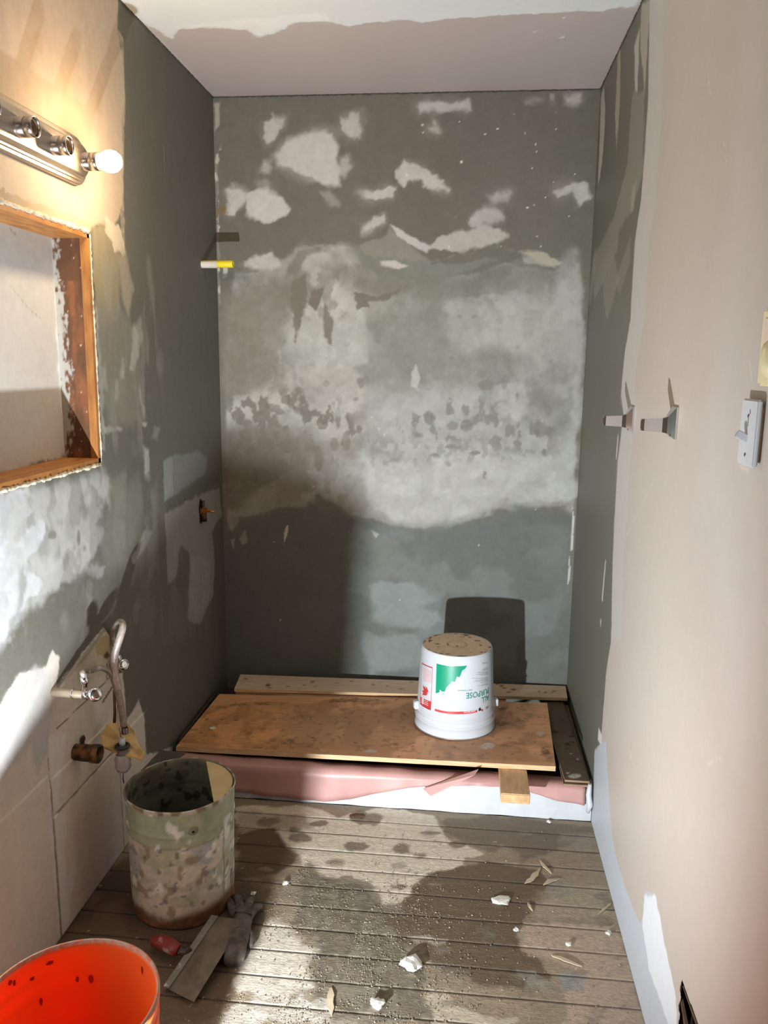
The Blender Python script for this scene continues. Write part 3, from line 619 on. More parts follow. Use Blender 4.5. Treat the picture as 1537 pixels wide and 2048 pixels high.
ysr = np.concatenate([np.linspace(-4.2, -2.1, 8)[:-1], rng(-2.1, HY0, .006)[:-1], rng(HY0, HY1, .0035)[:-1], rng(HY1, 0, .0045)])
zsr = np.concatenate([rng(0, HZ0, .006)[:-1], rng(HZ0, HZ1, .0035)[:-1], rng(HZ1, H, .0058)])
def hole(u, v):
    ins = np.zeros(u.shape, bool)
    for i in range(len(HOLE)):
        (y0, z0), (y1, z1) = HOLE[i], HOLE[(i+1) % len(HOLE)]
        ins ^= ((z0 > v) != (z1 > v)) & (u < (y1-y0)*(v-z0)/((z1-z0) or 1e-9)+y0)
    return ins
wall_right = grid('wall_right', ysr, zsr, lambda U, V: (U*0+W, U, V), right_paint, SMOOTHWALL, kind='structure', skip=hole)
b = MB().box((W+.03, HY0-.05, HZ0-.05), (W+.035, HY1+.05, HZ1+.05)); b.build('cavity_back', DARK, wall_right)
for k, (pa, pb_, w_) in enumerate((((1366, 1972), (1398, 2060), .006), ((1360, 1990), (1372, 2062), .009), ((1364, 1998), (1356, 2056), .004))):
    A = at(pa[0], pa[1], 0, W+.004*k-.003); B = at(pb_[0], pb_[1], 0, W+.010)
    n_ = Vector((0, B.z-A.z, A.y-B.y)).normalized()*w_
    b = MB(); b.hexa([A-n_*.2, A+n_*.2, B+n_, B-n_], [A-n_*.2+Vector((.005, 0, 0)), A+n_*.2+Vector((.005, 0, 0)), B+n_+Vector((.006, 0, 0)), B-n_+Vector((.006, 0, 0))])
    b.build('wood_splinter', LATH, wall_right)

# ------------------------------------------------------------------ ceiling
def ceil_paint(U, V):
    p = Paint(U, V, (182, 170, 164), 2, H, (0, 1)); p.var(.03, 3, seed=3)
    p.poly([(160, -400), (240, 10), (262, 25), (290, 48), (330, 72), (345, 78), (356, 57), (430, 55), (495, 60), (520, 75), (560, 62), (590, 45), (650, 42), (700, 52), (740, 45), (810, 40), (840, 45), (900, 38), (1060, 28), (1150, 22), (1210, 22), (1240, 16), (1275, 12), (1330, -500), (800, -900)], (216, 218, 216), .003, .008, 40)
    p.poly([(200, -100), (1300, -100), (1280, 8), (600, 30), (330, 40)], (206, 210, 208), .05, .03, 8, .6)
    p.poly([(365, 50), (650, 25), (660, 40), (590, 44), (520, 74), (500, 60), (400, 54)], (228, 228, 224), .008, .008, 30, .7, brk=.3)
    for q in ([(1065, 66), (1075, 61), (1073, 64)], [(1116, 77), (1132, 71), (1128, 76)], [(1125, 34), (1132, 33), (1129, 38)]):
        p.poly(q, (226, 226, 222), .002, .002, 60, .9)
    p.poly([(232, 20), (262, 22), (300, 52), (425, 190), (405, 178), (300, 75)], (196, 188, 178), .004, .006, 40, .4)
    return p.c
ceiling = grid('ceiling', rng(0, W, .007), np.concatenate([np.linspace(-4.2, -1.6, 10)[:-1], rng(-1.6, 0, .006)]), lambda U, V: (U, V, U*0+H), ceil_paint, SMOOTHWALL, kind='structure', flip=True)
# ragged plaster seam hugging the ceiling corners
for nm, a, c, sd in (('trim_2', (.001, -1.0, H-.002), (.001, -.002, H-.002), 5), ('trim_3', (.002, -.002, H-.002), (W-.002, -.002, H-.002), 6), ('trim_4', (W-.001, -.9, H-.002), (W-.001, -.002, H-.002), 7)):
    o = crust([a, c], .0026, sd).build(nm, mat('seam_'+nm, (72, 70, 62), .9, var=.3), loc=a); o['kind'] = 'structure'

# ------------------------------------------------------------------ floor: planks
floor = empty('floor', (0.7, -2.2, 0), kind='structure')
MB().box((-.02, -4.2, -.04), (W+.02, 0, -.018)).build('subfloor', DARK, floor)
def floor_paint(U, V):
    p = Paint(U, V, (134, 120, 100), 2, 0.0, (0, 1)); p.var(.16, 7, seed=3)
    row = np.floor((V+.752)/.0872); p.c *= (1+.12*(_h(row, row*0, 3)-.5))[:, None]
    z = lambda pts: Z(1.787, 440, 1560, pts)
    pale = (198, 188, 168); dark = (80, 64, 48)
    p.poly(z([(-900, 900), (-400, 300), (-60, 150), (60, 110), (60, 350), (200, 330), (180, 500), (100, 620), (40, 800), (0, 900)]), (82, 64, 48), .03, .03, 12, .95)
    p.poly(z([(60, 95), (300, 95), (420, 130), (600, 105), (760, 125), (800, 190), (820, 215), (880, 235), (950, 265), (880, 282), (860, 310), (760, 335), (690, 370), (692, 400), (650, 442), (600, 446), (560, 410), (540, 370), (470, 342), (380, 345), (300, 320), (290, 260), (250, 240), (200, 180), (60, 175)]), pale, .005, .012, 30)
    p.poly(z([(60, 112), (300, 130), (330, 170), (200, 180), (60, 178)]), (132, 118, 98), .02, .02, 20, .7)
    p.poly(z([(60, 195), (130, 180), (200, 170), (235, 240), (275, 265), (262, 300), (200, 335), (60, 350)]), dark, .008, .012, 30)
    p.poly(z([(250, 330), (320, 300), (380, 345), (540, 370), (560, 420), (440, 450), (300, 440), (230, 420)]), (120, 112, 96), .015, .02, 25, .8)
    for (x, y, a, b_) in [(165, 150, 45, 18), (355, 155, 36, 12), (530, 138, 62, 22), (285, 210, 40, 14), (490, 236, 52, 16), (650, 242, 36, 22), (410, 297, 30, 11), (642, 382, 32, 9), (755, 190, 34, 5), (715, 268, 20, 8), (850, 232, 30, 14), (260, 175, 18, 8), (980, 245, 30, 8)]:
        p.blob(440+x/1.787, 1560+y/1.787, a/1.787, b_/1.787, (98, 84, 66), .006, .012, 40, .85)
    p.poly(z([(760, 335), (870, 305), (960, 290), (1060, 315), (1150, 330), (1185, 420), (1120, 470), (1062, 520), (1080, 600), (1150, 650), (1200, 700), (1120, 760), (960, 740), (820, 680), (700, 620), (600, 560), (560, 450), (655, 448), (702, 375)]), (90, 76, 58), .005, .014, 30)
    p.poly(z([(780, 145), (960, 125), (1200, 150), (1340, 170), (1200, 250), (1080, 300), (1050, 240), (900, 228), (812, 190)]), (98, 86, 70), .012, .02, 25, .85)
    p.poly(z([(300, 345), (460, 350), (560, 420), (620, 560), (720, 620), (740, 720), (760, 872), (340, 872), (330, 720), (310, 640), (350, 600), (250, 520), (300, 430)]), (92, 85, 71), .01, .025, 30, .95, brk=.2, bf=40)
    p.poly(z([(110, 610), (180, 500), (250, 512), (300, 585), (362, 602), (320, 660), (310, 740), (200, 770), (60, 770), (60, 720)]), (194, 186, 170), .008, .02, 30, .9)
    p.poly(z([(-20, 872), (40, 790), (140, 770), (300, 760), (400, 790), (380, 872)]), (182, 177, 166), .01, .03, 25, .8, brk=.35, bf=30)
    p.poly(z([(740, 735), (800, 760), (860, 800), (960, 850), (1060, 850), (1060, 900), (760, 900)]), (178, 168, 146), .006, .02, 30, .85)
    p.poly(z([(660, 555), (740, 560), (810, 572), (790, 590), (700, 590)]), (160, 150, 134), .005, .012, 30, .8)
    p.poly(z([(1075, 530), (1180, 505), (1280, 520), (1420, 515), (1500, 780), (1520, 880), (1230, 880), (1230, 760), (1310, 690), (1170, 632), (1090, 612)]), (168, 148, 128), .006, .014, 30, .9)
    p.poly(z([(1160, 400), (1260, 370), (1400, 380), (1420, 500), (1200, 500), (1120, 470)]), (150, 138, 116), .02, .02, 25, .8)
    p.poly(z([(1210, 700), (1250, 680), (1310, 700), (1310, 750), (1220, 755)]), (128, 130, 128), .006, .012, 40, .85)
    p.poly(z([(1050, 670), (1130, 680), (1190, 730), (1180, 760), (1090, 720)]), (122, 120, 110), .008, .012, 40, .7)
    p.poly(z([(1160, 400), (1200, 360), (1250, 370), (1260, 410), (1200, 425)]), (128, 126, 114), .008, .012, 40, .6)
    p.poly(z([(1220, 190), (1340, 190), (1345, 245), (1210, 245)]), (130, 124, 110), .008, .012, 40, .6)
    rs = random.Random(11)
    for k in range(90):
        x = rs.uniform(470, 1280); y = rs.uniform(1660, 2045); a = rs.uniform(4, 22)
        p.blob(x, y, a, a*rs.uniform(.3, .6), rs.choice([(88, 78, 62), (112, 104, 90), (146, 138, 124), (104, 98, 86)]), .006, .012, 45, rs.uniform(.2, .6))
    # plaster dust specks
    n = vn(U*210, V*210, 33)*vn(U*31, V*31, 8); k = n > .84
    p.c[k] = p.c[k]*.4+lin((196, 190, 176))*.6
    n = fbm(U*90, V*90, 40); p.c *= (.86+.28*n)[:, None]
    fr = np.abs(((V+.752)/.0872) % 1.0); jd = np.minimum(fr, 1-fr)*.0872
    p.c *= (1-.45*sstep(.0040, .0010, jd+.003*(fbm(U*12, V*3, 5)-.5)))[:, None]
    m_ = p.poly(z([(300, 345), (460, 350), (560, 420), (620, 560), (720, 620), (740, 720), (760, 872), (340, 872), (330, 720), (310, 640), (350, 600), (250, 520), (300, 430)]), (128, 120, 102), .01, .02, 30, .5, brk=1.0, bf=55, bt=(.40, .52))
    return np.maximum(p.c, .008)**.88
y = -.752; PWID = .0872
k = 0
while y > -4.15:
    y0, y1 = y-PWID+.0005, y-.0005
    fine = y > -2.15
    st = .005 if fine else .08
    us = rng(.0005, W-.0005, st if fine else .2); vs = np.concatenate([[y0], rng(y0+.0012, y1-.0012, st if fine else .04), [y1]])
    sk = random.Random(k).uniform(-.0012, .0012)
    grid('floor_plank', us, vs, lambda U, V, y0=y0, y1=y1, sk=sk: (U, V, np.where((V <= y0+1e-6) | (V >= y1-1e-6), -.005, sk*.4+.0014*(fbm(U*9, V*60, 3)-.5))), floor_paint, FLOORWOOD, floor)
    y -= PWID; k += 1

# ------------------------------------------------------------------ shower curb, pan, liner
CT = .12
curb = empty('shower_curb', (W/2, -.70, 0), 'low white painted curb across the front of the shower alcove', 'curb')
b = MB(); n = 60
xs = np.linspace(.002, W-.002, n)
vs = []
for x in xs:
    w = .0015*math.sin(x*23)+.001*math.sin(x*61)
    vs += [(x, -.752+w, .001), (x, -.752+w*.5, CT-.012), (x, -.742, CT), (x, -.702, CT), (x, -.698, CT-.01), (x, -.698, .001)]
fs = [(i*6+j, i*6+(j+1) % 6, (i+1)*6+(j+1) % 6, (i+1)*6+j) for i in range(n-1) for j in range(6)]
fs += [tuple(range(5, -1, -1)), tuple((n-1)*6+j for j in range(6))]
b.add(vs, fs); b.build('curb_body', WHITE, curb)
# liner: pan floor, up and over the curb, hanging down its face with a wavy edge
liner = empty('shower_pan_liner', (W/2, -.45, .02), 'pink rubber shower pan liner draped over the white curb and hanging down its face', 'liner')
edge_px = [(330, 1565), (400, 1572), (472, 1581), (530, 1590), (600, 1598), (650, 1601), (700, 1598), (745, 1588), (790, 1578), (850, 1571), (930, 1570), (1000, 1572), (1055, 1582), (1110, 1598), (1182, 1612)]
EX = [at(px, py, 1, -.757) for px, py in edge_px]
def ez(x):
    return float(np.interp(x, [e.x for e in EX], [e.z for e in EX]))
b = MB(); vs = []
NL = 120
prof_n = None
for i in range(NL):
    x = .004+(W-.03)*i/(NL-1); zed = max(.012, ez(x)); wv = .003*math.sin(x*17+1)+.002*math.sin(x*41)
    pr = [(-.64, .073), (-.688, .085), (-.694, CT-.005), (-.699, CT+.004+wv*.4), (-.72, CT+.005+wv*.8+.002*math.sin(x*14)), (-.742, CT+.004), (-.757-.2*abs(wv), CT-.004)]
    for t in (.2, .4, .6, .8, 1.0):
        zz = CT-.004+(zed-CT+.004)*t; pr.append((-.757-abs(wv)*t*1.4-.001*t, zz))
    for (yy, zz) in pr: vs.append((x, yy, zz))
m_ = len(pr)
fs = [(i*m_+j, (i+1)*m_+j, (i+1)*m_+j+1, i*m_+j+1) for i in range(NL-1) for j in range(m_-1)]
b.add(vs, fs, True); o = b.build('curb_drape', PINK, liner)
so = o.modifiers.new('thick', 'SOLIDIFY'); so.thickness = .0015; so.offset = 1
b = MB().box((.004, -.648, .04), (W-.004, -.006, .07)); b.build('pan_floor', mat('pan_liner_shaded', (70, 48, 42), .6, var=.2), liner)  # pan colour darkened to put shade into the gap under the plywood
# turned-back fold
A = [at(820, 1590, 1, -.762), at(955, 1537, 1, -.760), at(942, 1552, 1, -.775), at(862, 1592, 1, -.785), at(846, 1577, 1, -.775)]
b = MB(); P0 = at(846, 1577, 1, -.768); P1 = at(862, 1592, 1, -.785); P2 = at(950, 1550, 1, -.785); P3 = at(958, 1538, 1, -.764)
b.hexa([P0, P1, P2, P3], [p+Vector((0, -.004, .002)) for p in (P0, P1, P2, P3)])
b.build('folded_flap', PINK, liner)

# timber block across the curb
tb = empty('timber_block', (1.19, -.78, CT+.008), 'short pale pine timber block laid across the curb under the plywood', 'timber')
b = MB().box((1.145, -.895, CT+.008), (1.235, -.56, CT+.0405), bev=.002); o = b.build('block_body', PINE, tb)
b = MB().box((1.147, -.8962, CT+.010), (1.233, -.8951, CT+.0385)); b.build('end_grain', PINEEND, tb)

# plywood sheet, slightly tilted
def pz(x, y): return .1465+.027*(x-.026)-.017*(y+.70)
PC = [(.030, -.70), (1.327, -.742), (1.349, -.217), (.036, -.222)]
ply = empty('plywood_sheet', (.69, -.46, pz(.69, -.46)-.018), 'stained plywood sheet lying over the shower pan under the white bucket', 'plywood')
def ply_pos(U, V):
    x = (1-V)*((1-U)*PC[0][0]+U*PC[1][0])+V*((1-U)*PC[3][0]+U*PC[2][0])
    y = (1-V)*((1-U)*PC[0][1]+U*PC[1][1])+V*((1-U)*PC[3][1]+U*PC[2][1])
    y = y+np.where(V > .995, .006*(fbm(x*14, x*0, 3)-.5)*2, 0)
    return x, y, pz(x, y)
def ply_paint(U, V):
    x, y, _ = ply_pos(U, V)
    p = Paint(x, y, (228, 174, 132), 2, .165, (0, 1)); p.var(.12, 5, seed=3)
    p.c *= (1+.18*(fbm(x*3, y*60, 4)-.5))[:, None]
    p.poly([(380, 1395), (560, 1392), (590, 1500), (350, 1492)], (222, 158, 96), .08, .02, 8, .6)
    p.poly([(560, 1420), (700, 1420), (760, 1450), (720, 1490), (600, 1490), (550, 1450)], (176, 142, 108), .04, .03, 12, .6)
    p.poly([(700, 1430), (850, 1400), (1060, 1420), (1080, 1500), (900, 1510)], (204, 156, 120), .05, .03, 10, .5)
    for (px, py, a, b_, c, o) in [(577, 1478, 13, 6, (120, 108, 92), .7), (495, 1462, 8, 7, (160, 96, 34), .8), (482, 1471, 6, 2, (70, 54, 38), .8), (378, 1473, 18, 5, (160, 100, 44), .6), (712, 1483, 6, 3, (84, 64, 50), .8), (790, 1487, 6, 2.5, (100, 78, 60), .8),
                              (840, 1470, 4, 2, (90, 70, 54), .7), (1007, 1420, 8, 3, (70, 56, 44), .9), (1003, 1450, 11, 5, (72, 58, 46), .9), (1092, 1512, 8, 5, (76, 66, 56), .9), (550, 1488, 8, 3, (140, 88, 60), .6), (430, 1462, 4, 2, (80, 60, 44), .8), (390, 1448, 9, 2.5, (84, 64, 48), .7), (413, 1428, 4, 3, (70, 54, 40), .8),
                              (470, 1432, 4, 3, (80, 62, 46), .8), (527, 1450, 8, 2, (110, 84, 60), .6), (604, 1427, 4, 2, (78, 62, 48), .8), (1080, 1440, 5, 2, (90, 72, 56), .7), (745, 1400, 40, 6, (120, 76, 52), .5), (520, 1398, 60, 4, (90, 66, 48), .6), (700, 1395, 60, 4, (80, 58, 44), .7), (900, 1395, 60, 4, (90, 66, 50), .6)]:
        p.blob(px, py, a, b_, c, .004, .009, 60, o*.9, brk=.6, bf=70)
    p.poly([(350, 1400), (1090, 1400), (1110, 1535), (350, 1500)], (150, 112, 80), .02, .01, 20, .45, brk=1, bf=11, st=1.5, bt=(.44, .60))
    p.poly([(350, 1400), (1090, 1400), (1110, 1535), (350, 1500)], (110, 82, 60), .02, .01, 20, .35, brk=1, bf=48, bt=(.30, .36))
    for (px, py, a, b_) in [(742, 1502, 14, 3), (1080, 1474, 10, 4), (975, 1497, 15, 6), (620, 1433, 8, 1.5)]:
        p.blob(px, py, a, b_, (206, 200, 190), .002, .005, 90, .85, brk=.5, bf=90)
    rs = random.Random(5)
    for k in range(70):
        p.blob(rs.uniform(380, 1100), rs.uniform(1395, 1520), rs.uniform(.8, 3.5), rs.uniform(.6, 1.6), (86, 64, 46), .002, .002, 60, rs.uniform(.4, .9))
    return p.c
grid('face', np.linspace(0, 1, 300), np.linspace(0, 1, 120), ply_pos, ply_paint, BOARDWOOD, ply)
c4 = [Vector((x, y, pz(x, y))) for x, y in PC]
MB().hexa([v-Vector((0, 0, .017)) for v in c4], [v-Vector((0, 0, .0006)) for v in c4]).build('edge_core', PLYEDGE, ply)

# boards lying behind and beside it
def plank_thing(name, pts, th, label, cat, face, colf, edge=PLYEDGE, nu=160, nv=20):
    P = [Vector(p) for p in pts]
    c = sum(P, Vector())/4
    root = empty(name, (c.x, c.y, min(p.z for p in P)-th), label, cat)
    def pos(U, V):
        o = [(1-V)*((1-U)*P[0][i]+U*P[1][i])+V*((1-U)*P[3][i]+U*P[2][i]) for i in range(3)]
        return tuple(o)
    grid('face', np.linspace(0, 1, nu), np.linspace(0, 1, nv), pos, lambda U, V: colf(*pos(U, V)[:2]), face, root)
    MB().hexa([v-Vector((0, 0, th)) for v in P], [v-Vector((0, 0, .0005)) for v in P]).build('edge', edge, root)
    return root
def specky(base, spk, seed, n, box, dens=.9):
    def f(x, y):
        p = Paint(x, y, base, 2, .165, (0, 1)); p.var(.10, 6, seed=seed); p.c *= (1+.12*(fbm(x*3, y*70, 4)-.5))[:, None]
        rs = random.Random(seed)
        for k in range(n):
            p.blob(rs.uniform(box[0], box[2]), rs.uniform(box[1], box[3]), rs.uniform(1, 6), rs.uniform(.7, 2.5), spk, .002, .003, 70, dens*rs.uniform(.5, 1))
        return p.c
    return f
plank_thing('painted_board', [(.100, -.228, .166), (1.436, -.140, .166), (1.443, -.018, .166), (.082, -.075, .166)], .012,
            'long narrow cream board speckled with dirt along the foot of the back wall', 'board', BOARDWOOD, specky((222, 198, 172), (80, 66, 52), 8, 60, (480, 1352, 1130, 1392)))
plank_thing('brown_board', [(.10, -.212, .150), (1.19, -.206, .150), (1.20, -.06, .150), (.10, -.12, .150)], .012,
            'brown board slipped under the cream board behind the bucket', 'board', BOARDWOOD, specky((190, 150, 124), (80, 60, 46), 9, 20, (480, 1370, 1050, 1400)))
MB_pan = MB().box((.10, -.24, .071), (.16, -.08, .137)); o = MB_pan.build('scrap_block', PINE, loc=(.13, -.16, .071)); tag(o, 'small wood scrap propping the cream board by the left wall', 'wood scrap')
o = MB().box((1.40, -.60, .071), (1.43, -.55, .1275)).build('prop_block', PINE, loc=(1.415, -.575, .071)); tag(o, 'small wood scrap under the grey laminate planks at the right wall', 'wood scrap')
o = MB().box((.12, -.66, .071), (.17, -.56, .1245)).build('prop_block', PINE, loc=(.145, -.61, .071)); tag(o, 'small wood scrap hidden under the left front corner of the plywood', 'wood scrap')
o = MB().box((1.10, -.18, .071), (1.14, -.09, .137)).build('prop_block', PINE, loc=(1.12, -.13, .071)); tag(o, 'small wood scrap propping the brown board behind the bucket', 'wood scrap')
LATHE_ = mat('laminate_edge', (150, 122, 96), .7, var=.15)
LAMC = specky((100, 86, 70), (72, 60, 46), 10, 40, (1095, 1420, 1180, 1560))
def lam2(x, y):
    c = LAMC(x, y); p = Paint(x, y, (0, 0, 0), 2, .141, (0, 1)); p.c = c
    for (px, py, a, b_) in [(1148, 1553, 12, 5), (1136, 1546, 3, 2), (1156, 1520, 2, 2), (1142, 1509, 2, 1), (1120, 1538, 2, 1)]:
        p.blob(px, py, a, b_, (210, 208, 200), .002, .005, 90, .9, brk=.4, bf=90)
    for (px, py) in [(1112, 1465), (1134, 1490), (1145, 1475), (1150, 1468)]:
        p.blob(px, py, 6, 2, (52, 42, 34), .002, .004, 60, .8)
    return p.c
plank_thing('laminate_plank', [(1.352, -.765, .1355), (1.442, -.765, .1355), (1.440, -.14, .1355), (1.348, -.14, .1355)], .007,
            'lower of the two grey-brown laminate planks against the right wall', 'plank', BOARDWOOD, LAMC, LATHE_, nu=20, nv=100)
plank_thing('laminate_plank', [(1.357, -.755, .1445), (1.436, -.755, .1445), (1.421, -.10, .1445), (1.330, -.10, .1445)], .0075,
            'upper grey-brown laminate plank splashed with white plaster by the right wall', 'plank', BOARDWOOD, lam2, LATHE_, nu=24, nv=140)
o = crust([(.012, -.62, .128), (.012, -.20, .128)], .006, 12).build('debris_strip', mat('dirt', (70, 56, 44), .9, var=.4), loc=(.012, -.4, .12)); tag(o, 'ragged strip of dirt and torn backing along the left wall beside the plywood', 'debris')
o = MB().tube([at(1181, 1568, 1, -.768), at(1178, 1590, 1, -.770), at(1181, 1610, 1, -.772), at(1176, 1625, 1, -.768)], [.006, .009, .010, .006], 7).build('caulk_smear', WHITE, loc=at(1180, 1600, 1, -.76)); tag(o, 'lumpy white caulk smear in the corner at the right end of the curb', 'caulk')

# ------------------------------------------------------------------ white bucket, upside down
BX, BY = .993, -.430
BZ = pz(BX, BY)+.004
wb = empty('bucket', (BX, BY, BZ), 'white joint compound bucket standing upside down on the plywood sheet', 'bucket')
RR, RT, HB = .147, .126, .302
prof = [(.1425, .001), (.147, .0), (.148, .004), (.1455, .010), (.1450, .034), (.1475, .036), (.1475, .040), (.1445, .042), (.1425, .060), (.1450, .062), (.1450, .066), (.1415, .069), (.1390, .088), (.1395, .092), (RT+.003, HB-.012), (RT, HB-.004), (RT-.0015, HB-.0015), (RT-.0035, HB-.003)]
MB().lathe(prof, (BX, BY, BZ), n=96).build('body', WPLASTIC, wb)
def rad(h): return .1395+(RT+.003-.1395)*(h-.092)/(HB-.012-.092)
def bb(co):
    x = co[:, 0]-BX; y = co[:, 1]-BY; r = np.hypot(x, y); n = fbm(x*60, y*60, 3)
    c = np.tile(lin((228, 206, 180)), (len(co), 1))*(1+.12*(fbm(x*25, y*25, 2)-.5))[:, None]
    k = sstep(.70, .75, n+.10*sstep(.10, .12, r)); c = c*(1-k[:, None]*.85)+lin((70, 52, 38))*k[:, None]*.85
    k = np.exp(-((r-.034)/.0018)**2)*.6; c = c*(1-k[:, None])+lin((120, 92, 68))*k[:, None]
    for (ax, ay, s) in ((-.055, -.10, .009), (-.030, -.10, .008), (.02, .112, .008)):
        k = np.exp(-(((x-ax)**2+((y-ay)*1.8)**2)/s**2)**2); c = c*(1-k[:, None]*.9)+lin((52, 38, 28))*k[:, None]*.9
    return c
pr = [(r, HB-.0028 if r > .036 or r < .031 else HB-.0015) for r in np.linspace(RT-.0034, .0008, 60)]
o = MB().lathe(pr, (BX, BY, BZ), n=96, cap1=True).build('bottom_disc', painted('dirty_base', .7, .08, bump=.15), wb); paint_mesh(o, bb); o['label'] = 'beige dirty underside of the bucket with a raised ring'
MB().tube([(BX+.1505*math.cos(a), BY+.1505*math.sin(a), BZ+.0025) for a in np.linspace(0, 2*math.pi, 73)], .0013, 6, False).build('wire_handle', mat('wire', (170, 160, 146), .4, .7), wb)
for sgn, ang in ((0, math.radians(196)), (1, math.radians(8))):
    c_, s_ = math.cos(ang), math.sin(ang)
    R = Matrix.Translation((BX+.1475*c_, BY+.1475*s_, BZ+.078)) @ Matrix.Rotation(ang, 4, 'Z')
    MB().box((-.010, -.013, -.014), (.009, .013, .016), R, .003).build('handle_lug', WPLASTIC, wb)
# print wrapped on the wall of the bucket: s = arc position (right positive, seen upright), h = height over the rim
A0 = math.atan2(CAM[1]-BY, CAM[0]-BX)
def wrap(s, h, out=.0006):
    r = rad(h); a = A0+s/.135
    return Vector((BX+(r+out)*math.cos(a), BY+(r+out)*math.sin(a), BZ+h))
def wrap_poly(polys, name, m, out=.0006, parent=wb, label=None):
    bm = bmesh.new()
    for pl in polys:
        vs = [bm.verts.new((x, y, 0)) for x, y in pl]; bm.faces.new(vs)
    bmesh.ops.triangulate(bm, faces=bm.faces[:])
    for k in range(-40, 41):
        g = bm.verts[:]+bm.edges[:]+bm.faces[:]
        bmesh.ops.bisect_plane(bm, geom=g, plane_co=(k*.006, 0, 0), plane_no=(1, 0, 0))
    b = MB(); bm.verts.index_update()
    b.add([wrap(v.co.x, v.co.y, out) for v in bm.verts], [[v.index for v in f.verts] for f in bm.faces], True)
    bm.free(); o = b.build(name, m, parent)
    if label: o['label'] = label
    return o
# text bitmap-free lettering: font outlines converted to mesh and wrapped
def text_wrap(txt, size, s0, h0, name, m, align='LEFT', out=.0007, label=None, bold=0.0, sx=1.0):
    cu = bpy.data.curves.new(name, 'FONT'); cu.body = txt; cu.size = size; cu.align_x = align; cu.resolution_u = 3; cu.offset = bold
    t = bpy.data.objects.new(name, cu); COL.objects.link(t)
    dg = bpy.context.evaluated_depsgraph_get(); ev = t.evaluated_get(dg); me = ev.to_mesh()
    b = MB()
    # upside down: text x runs to the left, text y runs down
    b.add([wrap(s0-v.co.x*sx, h0-v.co.y, out) for v in me.vertices], [tuple(p.vertices) for p in me.polygons], True)
    ev.to_mesh_clear(); bpy.data.objects.remove(t); bpy.data.curves.remove(cu)
    o = b.build(name, m, wb)
    if label: o['label'] = label
    return o
def bpx(px, py):   # photo point on the bucket wall -> (s, h)
    d = (px-768.5)/FPX*_r-(py-1024)/FPX*_u+_f; o_ = np.array(CAM)
    lo = None
    for t in np.linspace(2.4, 3.4, 4000):
        q = o_+d*t; h = q[2]-BZ; r = math.hypot(q[0]-BX, q[1]-BY)
        if r <= rad(min(max(h, 0), HB)):
            a = math.atan2(q[1]-BY, q[0]-BX)-A0
            return (a*.135, h)
    a = math.radians(-85 if px < 912 else 85); return (a*.135, .15)
z4 = lambda pts: [bpx(800+x/6.986, 1240+y/6.986) for x, y in pts]
green = z4([(516, 606), (580, 625), (660, 640), (760, 645), (850, 645), (940, 636), (915, 680), (880, 700), (862, 730), (855, 760), (835, 800), (800, 790), (785, 830), (770, 868), (730, 855), (715, 880), (690, 905), (650, 945), (632, 1000), (595, 1000), (560, 970), (555, 1010), (504, 1024)])
wrap_poly([green], 'green_swatch', INKG)
wrap_poly([z4([(590, 1015), (625, 1030), (605, 1052), (580, 1040)])], 'swatch_fleck', INKP if 0 else mat('pale_green_ink', (150, 216, 198), .35), label='pale green torn fleck')
for q in ([(885, 715), (925, 700), (915, 722), (893, 735)], [(650, 945), (690, 925), (685, 945), (655, 960)]):
    wrap_poly([z4(q)], 'swatch_fleck', bpy.data.materials['pale_green_ink'])
wrap_poly([z4([(490, 1238), (600, 1268), (700, 1278), (850, 1280), (1000, 1270), (1080, 1257), (1082, 1285), (1000, 1303), (850, 1315), (700, 1312), (590, 1296), (492, 1268)])], 'red_band', INKR)
s1, h1 = bpx(800+1238/6.986, 1240+1060/6.986)
sE, hE = bpx(800+806/6.986, 1240+1107/6.986); sS, hS = bpx(800+1238/6.986, 1240+1060/6.986)
sB, hB = bpx(800+806/6.986, 1240+1022/6.986)
text_wrap('PURPOSE', .0290, sS+.003, hB, 'lettering', INKT, sx=.86, bold=.0003)
text_wrap('ALL', .0290, sS+.003, hB-.0265, 'lettering', INKT, sx=.86, bold=.0003)
sm, hm = bpx(800+1062/6.986, 1240+1262/6.986)
text_wrap('SHEETROCK', .0068, sm-.001, hm+.0004, 'band_lettering', WHITEINK, out=.0010, sx=1.15)
sm, hm = bpx(800+1240/6.986, 1240+1200/6.986)
text_wrap('USG', .0125, sm, hm+.001, 'maker_lettering', INKB, sx=.8)
wrap_poly([z4([(1100, 1240), (1125, 1215), (1135, 1262), (1105, 1275)])], 'maker_mark', INKB)
wrap_poly([z4([(1135, 1240), (1165, 1250), (1160, 1280), (1135, 1262)])], 'maker_mark', INKR)
sm, hm = bpx(800+1010/6.986, 1240+972/6.986)
text_wrap('Joint Compound', .0080, sm, hm+.001, 'small_lettering', INKT, sx=.95)
rs = random.Random(2)
pl = []
for k, yy in enumerate([665, 680, 695, 720, 735, 750, 765, 800, 815, 830, 845, 865, 890, 905]):
    L = [60, 75, 90, 150, 120, 170, 110, 230, 120, 180, 200, 110, 90, 150][k]
    pl.append(z4([(1232, yy-3-4), (1232-L, yy+14-4), (1232-L, yy+18-4), (1232, yy+3-4)]))
wrap_poly(pl, 'fine_print', INKGREY)
wrap_poly([z4([(1150, 600), (1225, 590), (1225, 598), (1150, 612)])], 'fine_print', INKGREY)
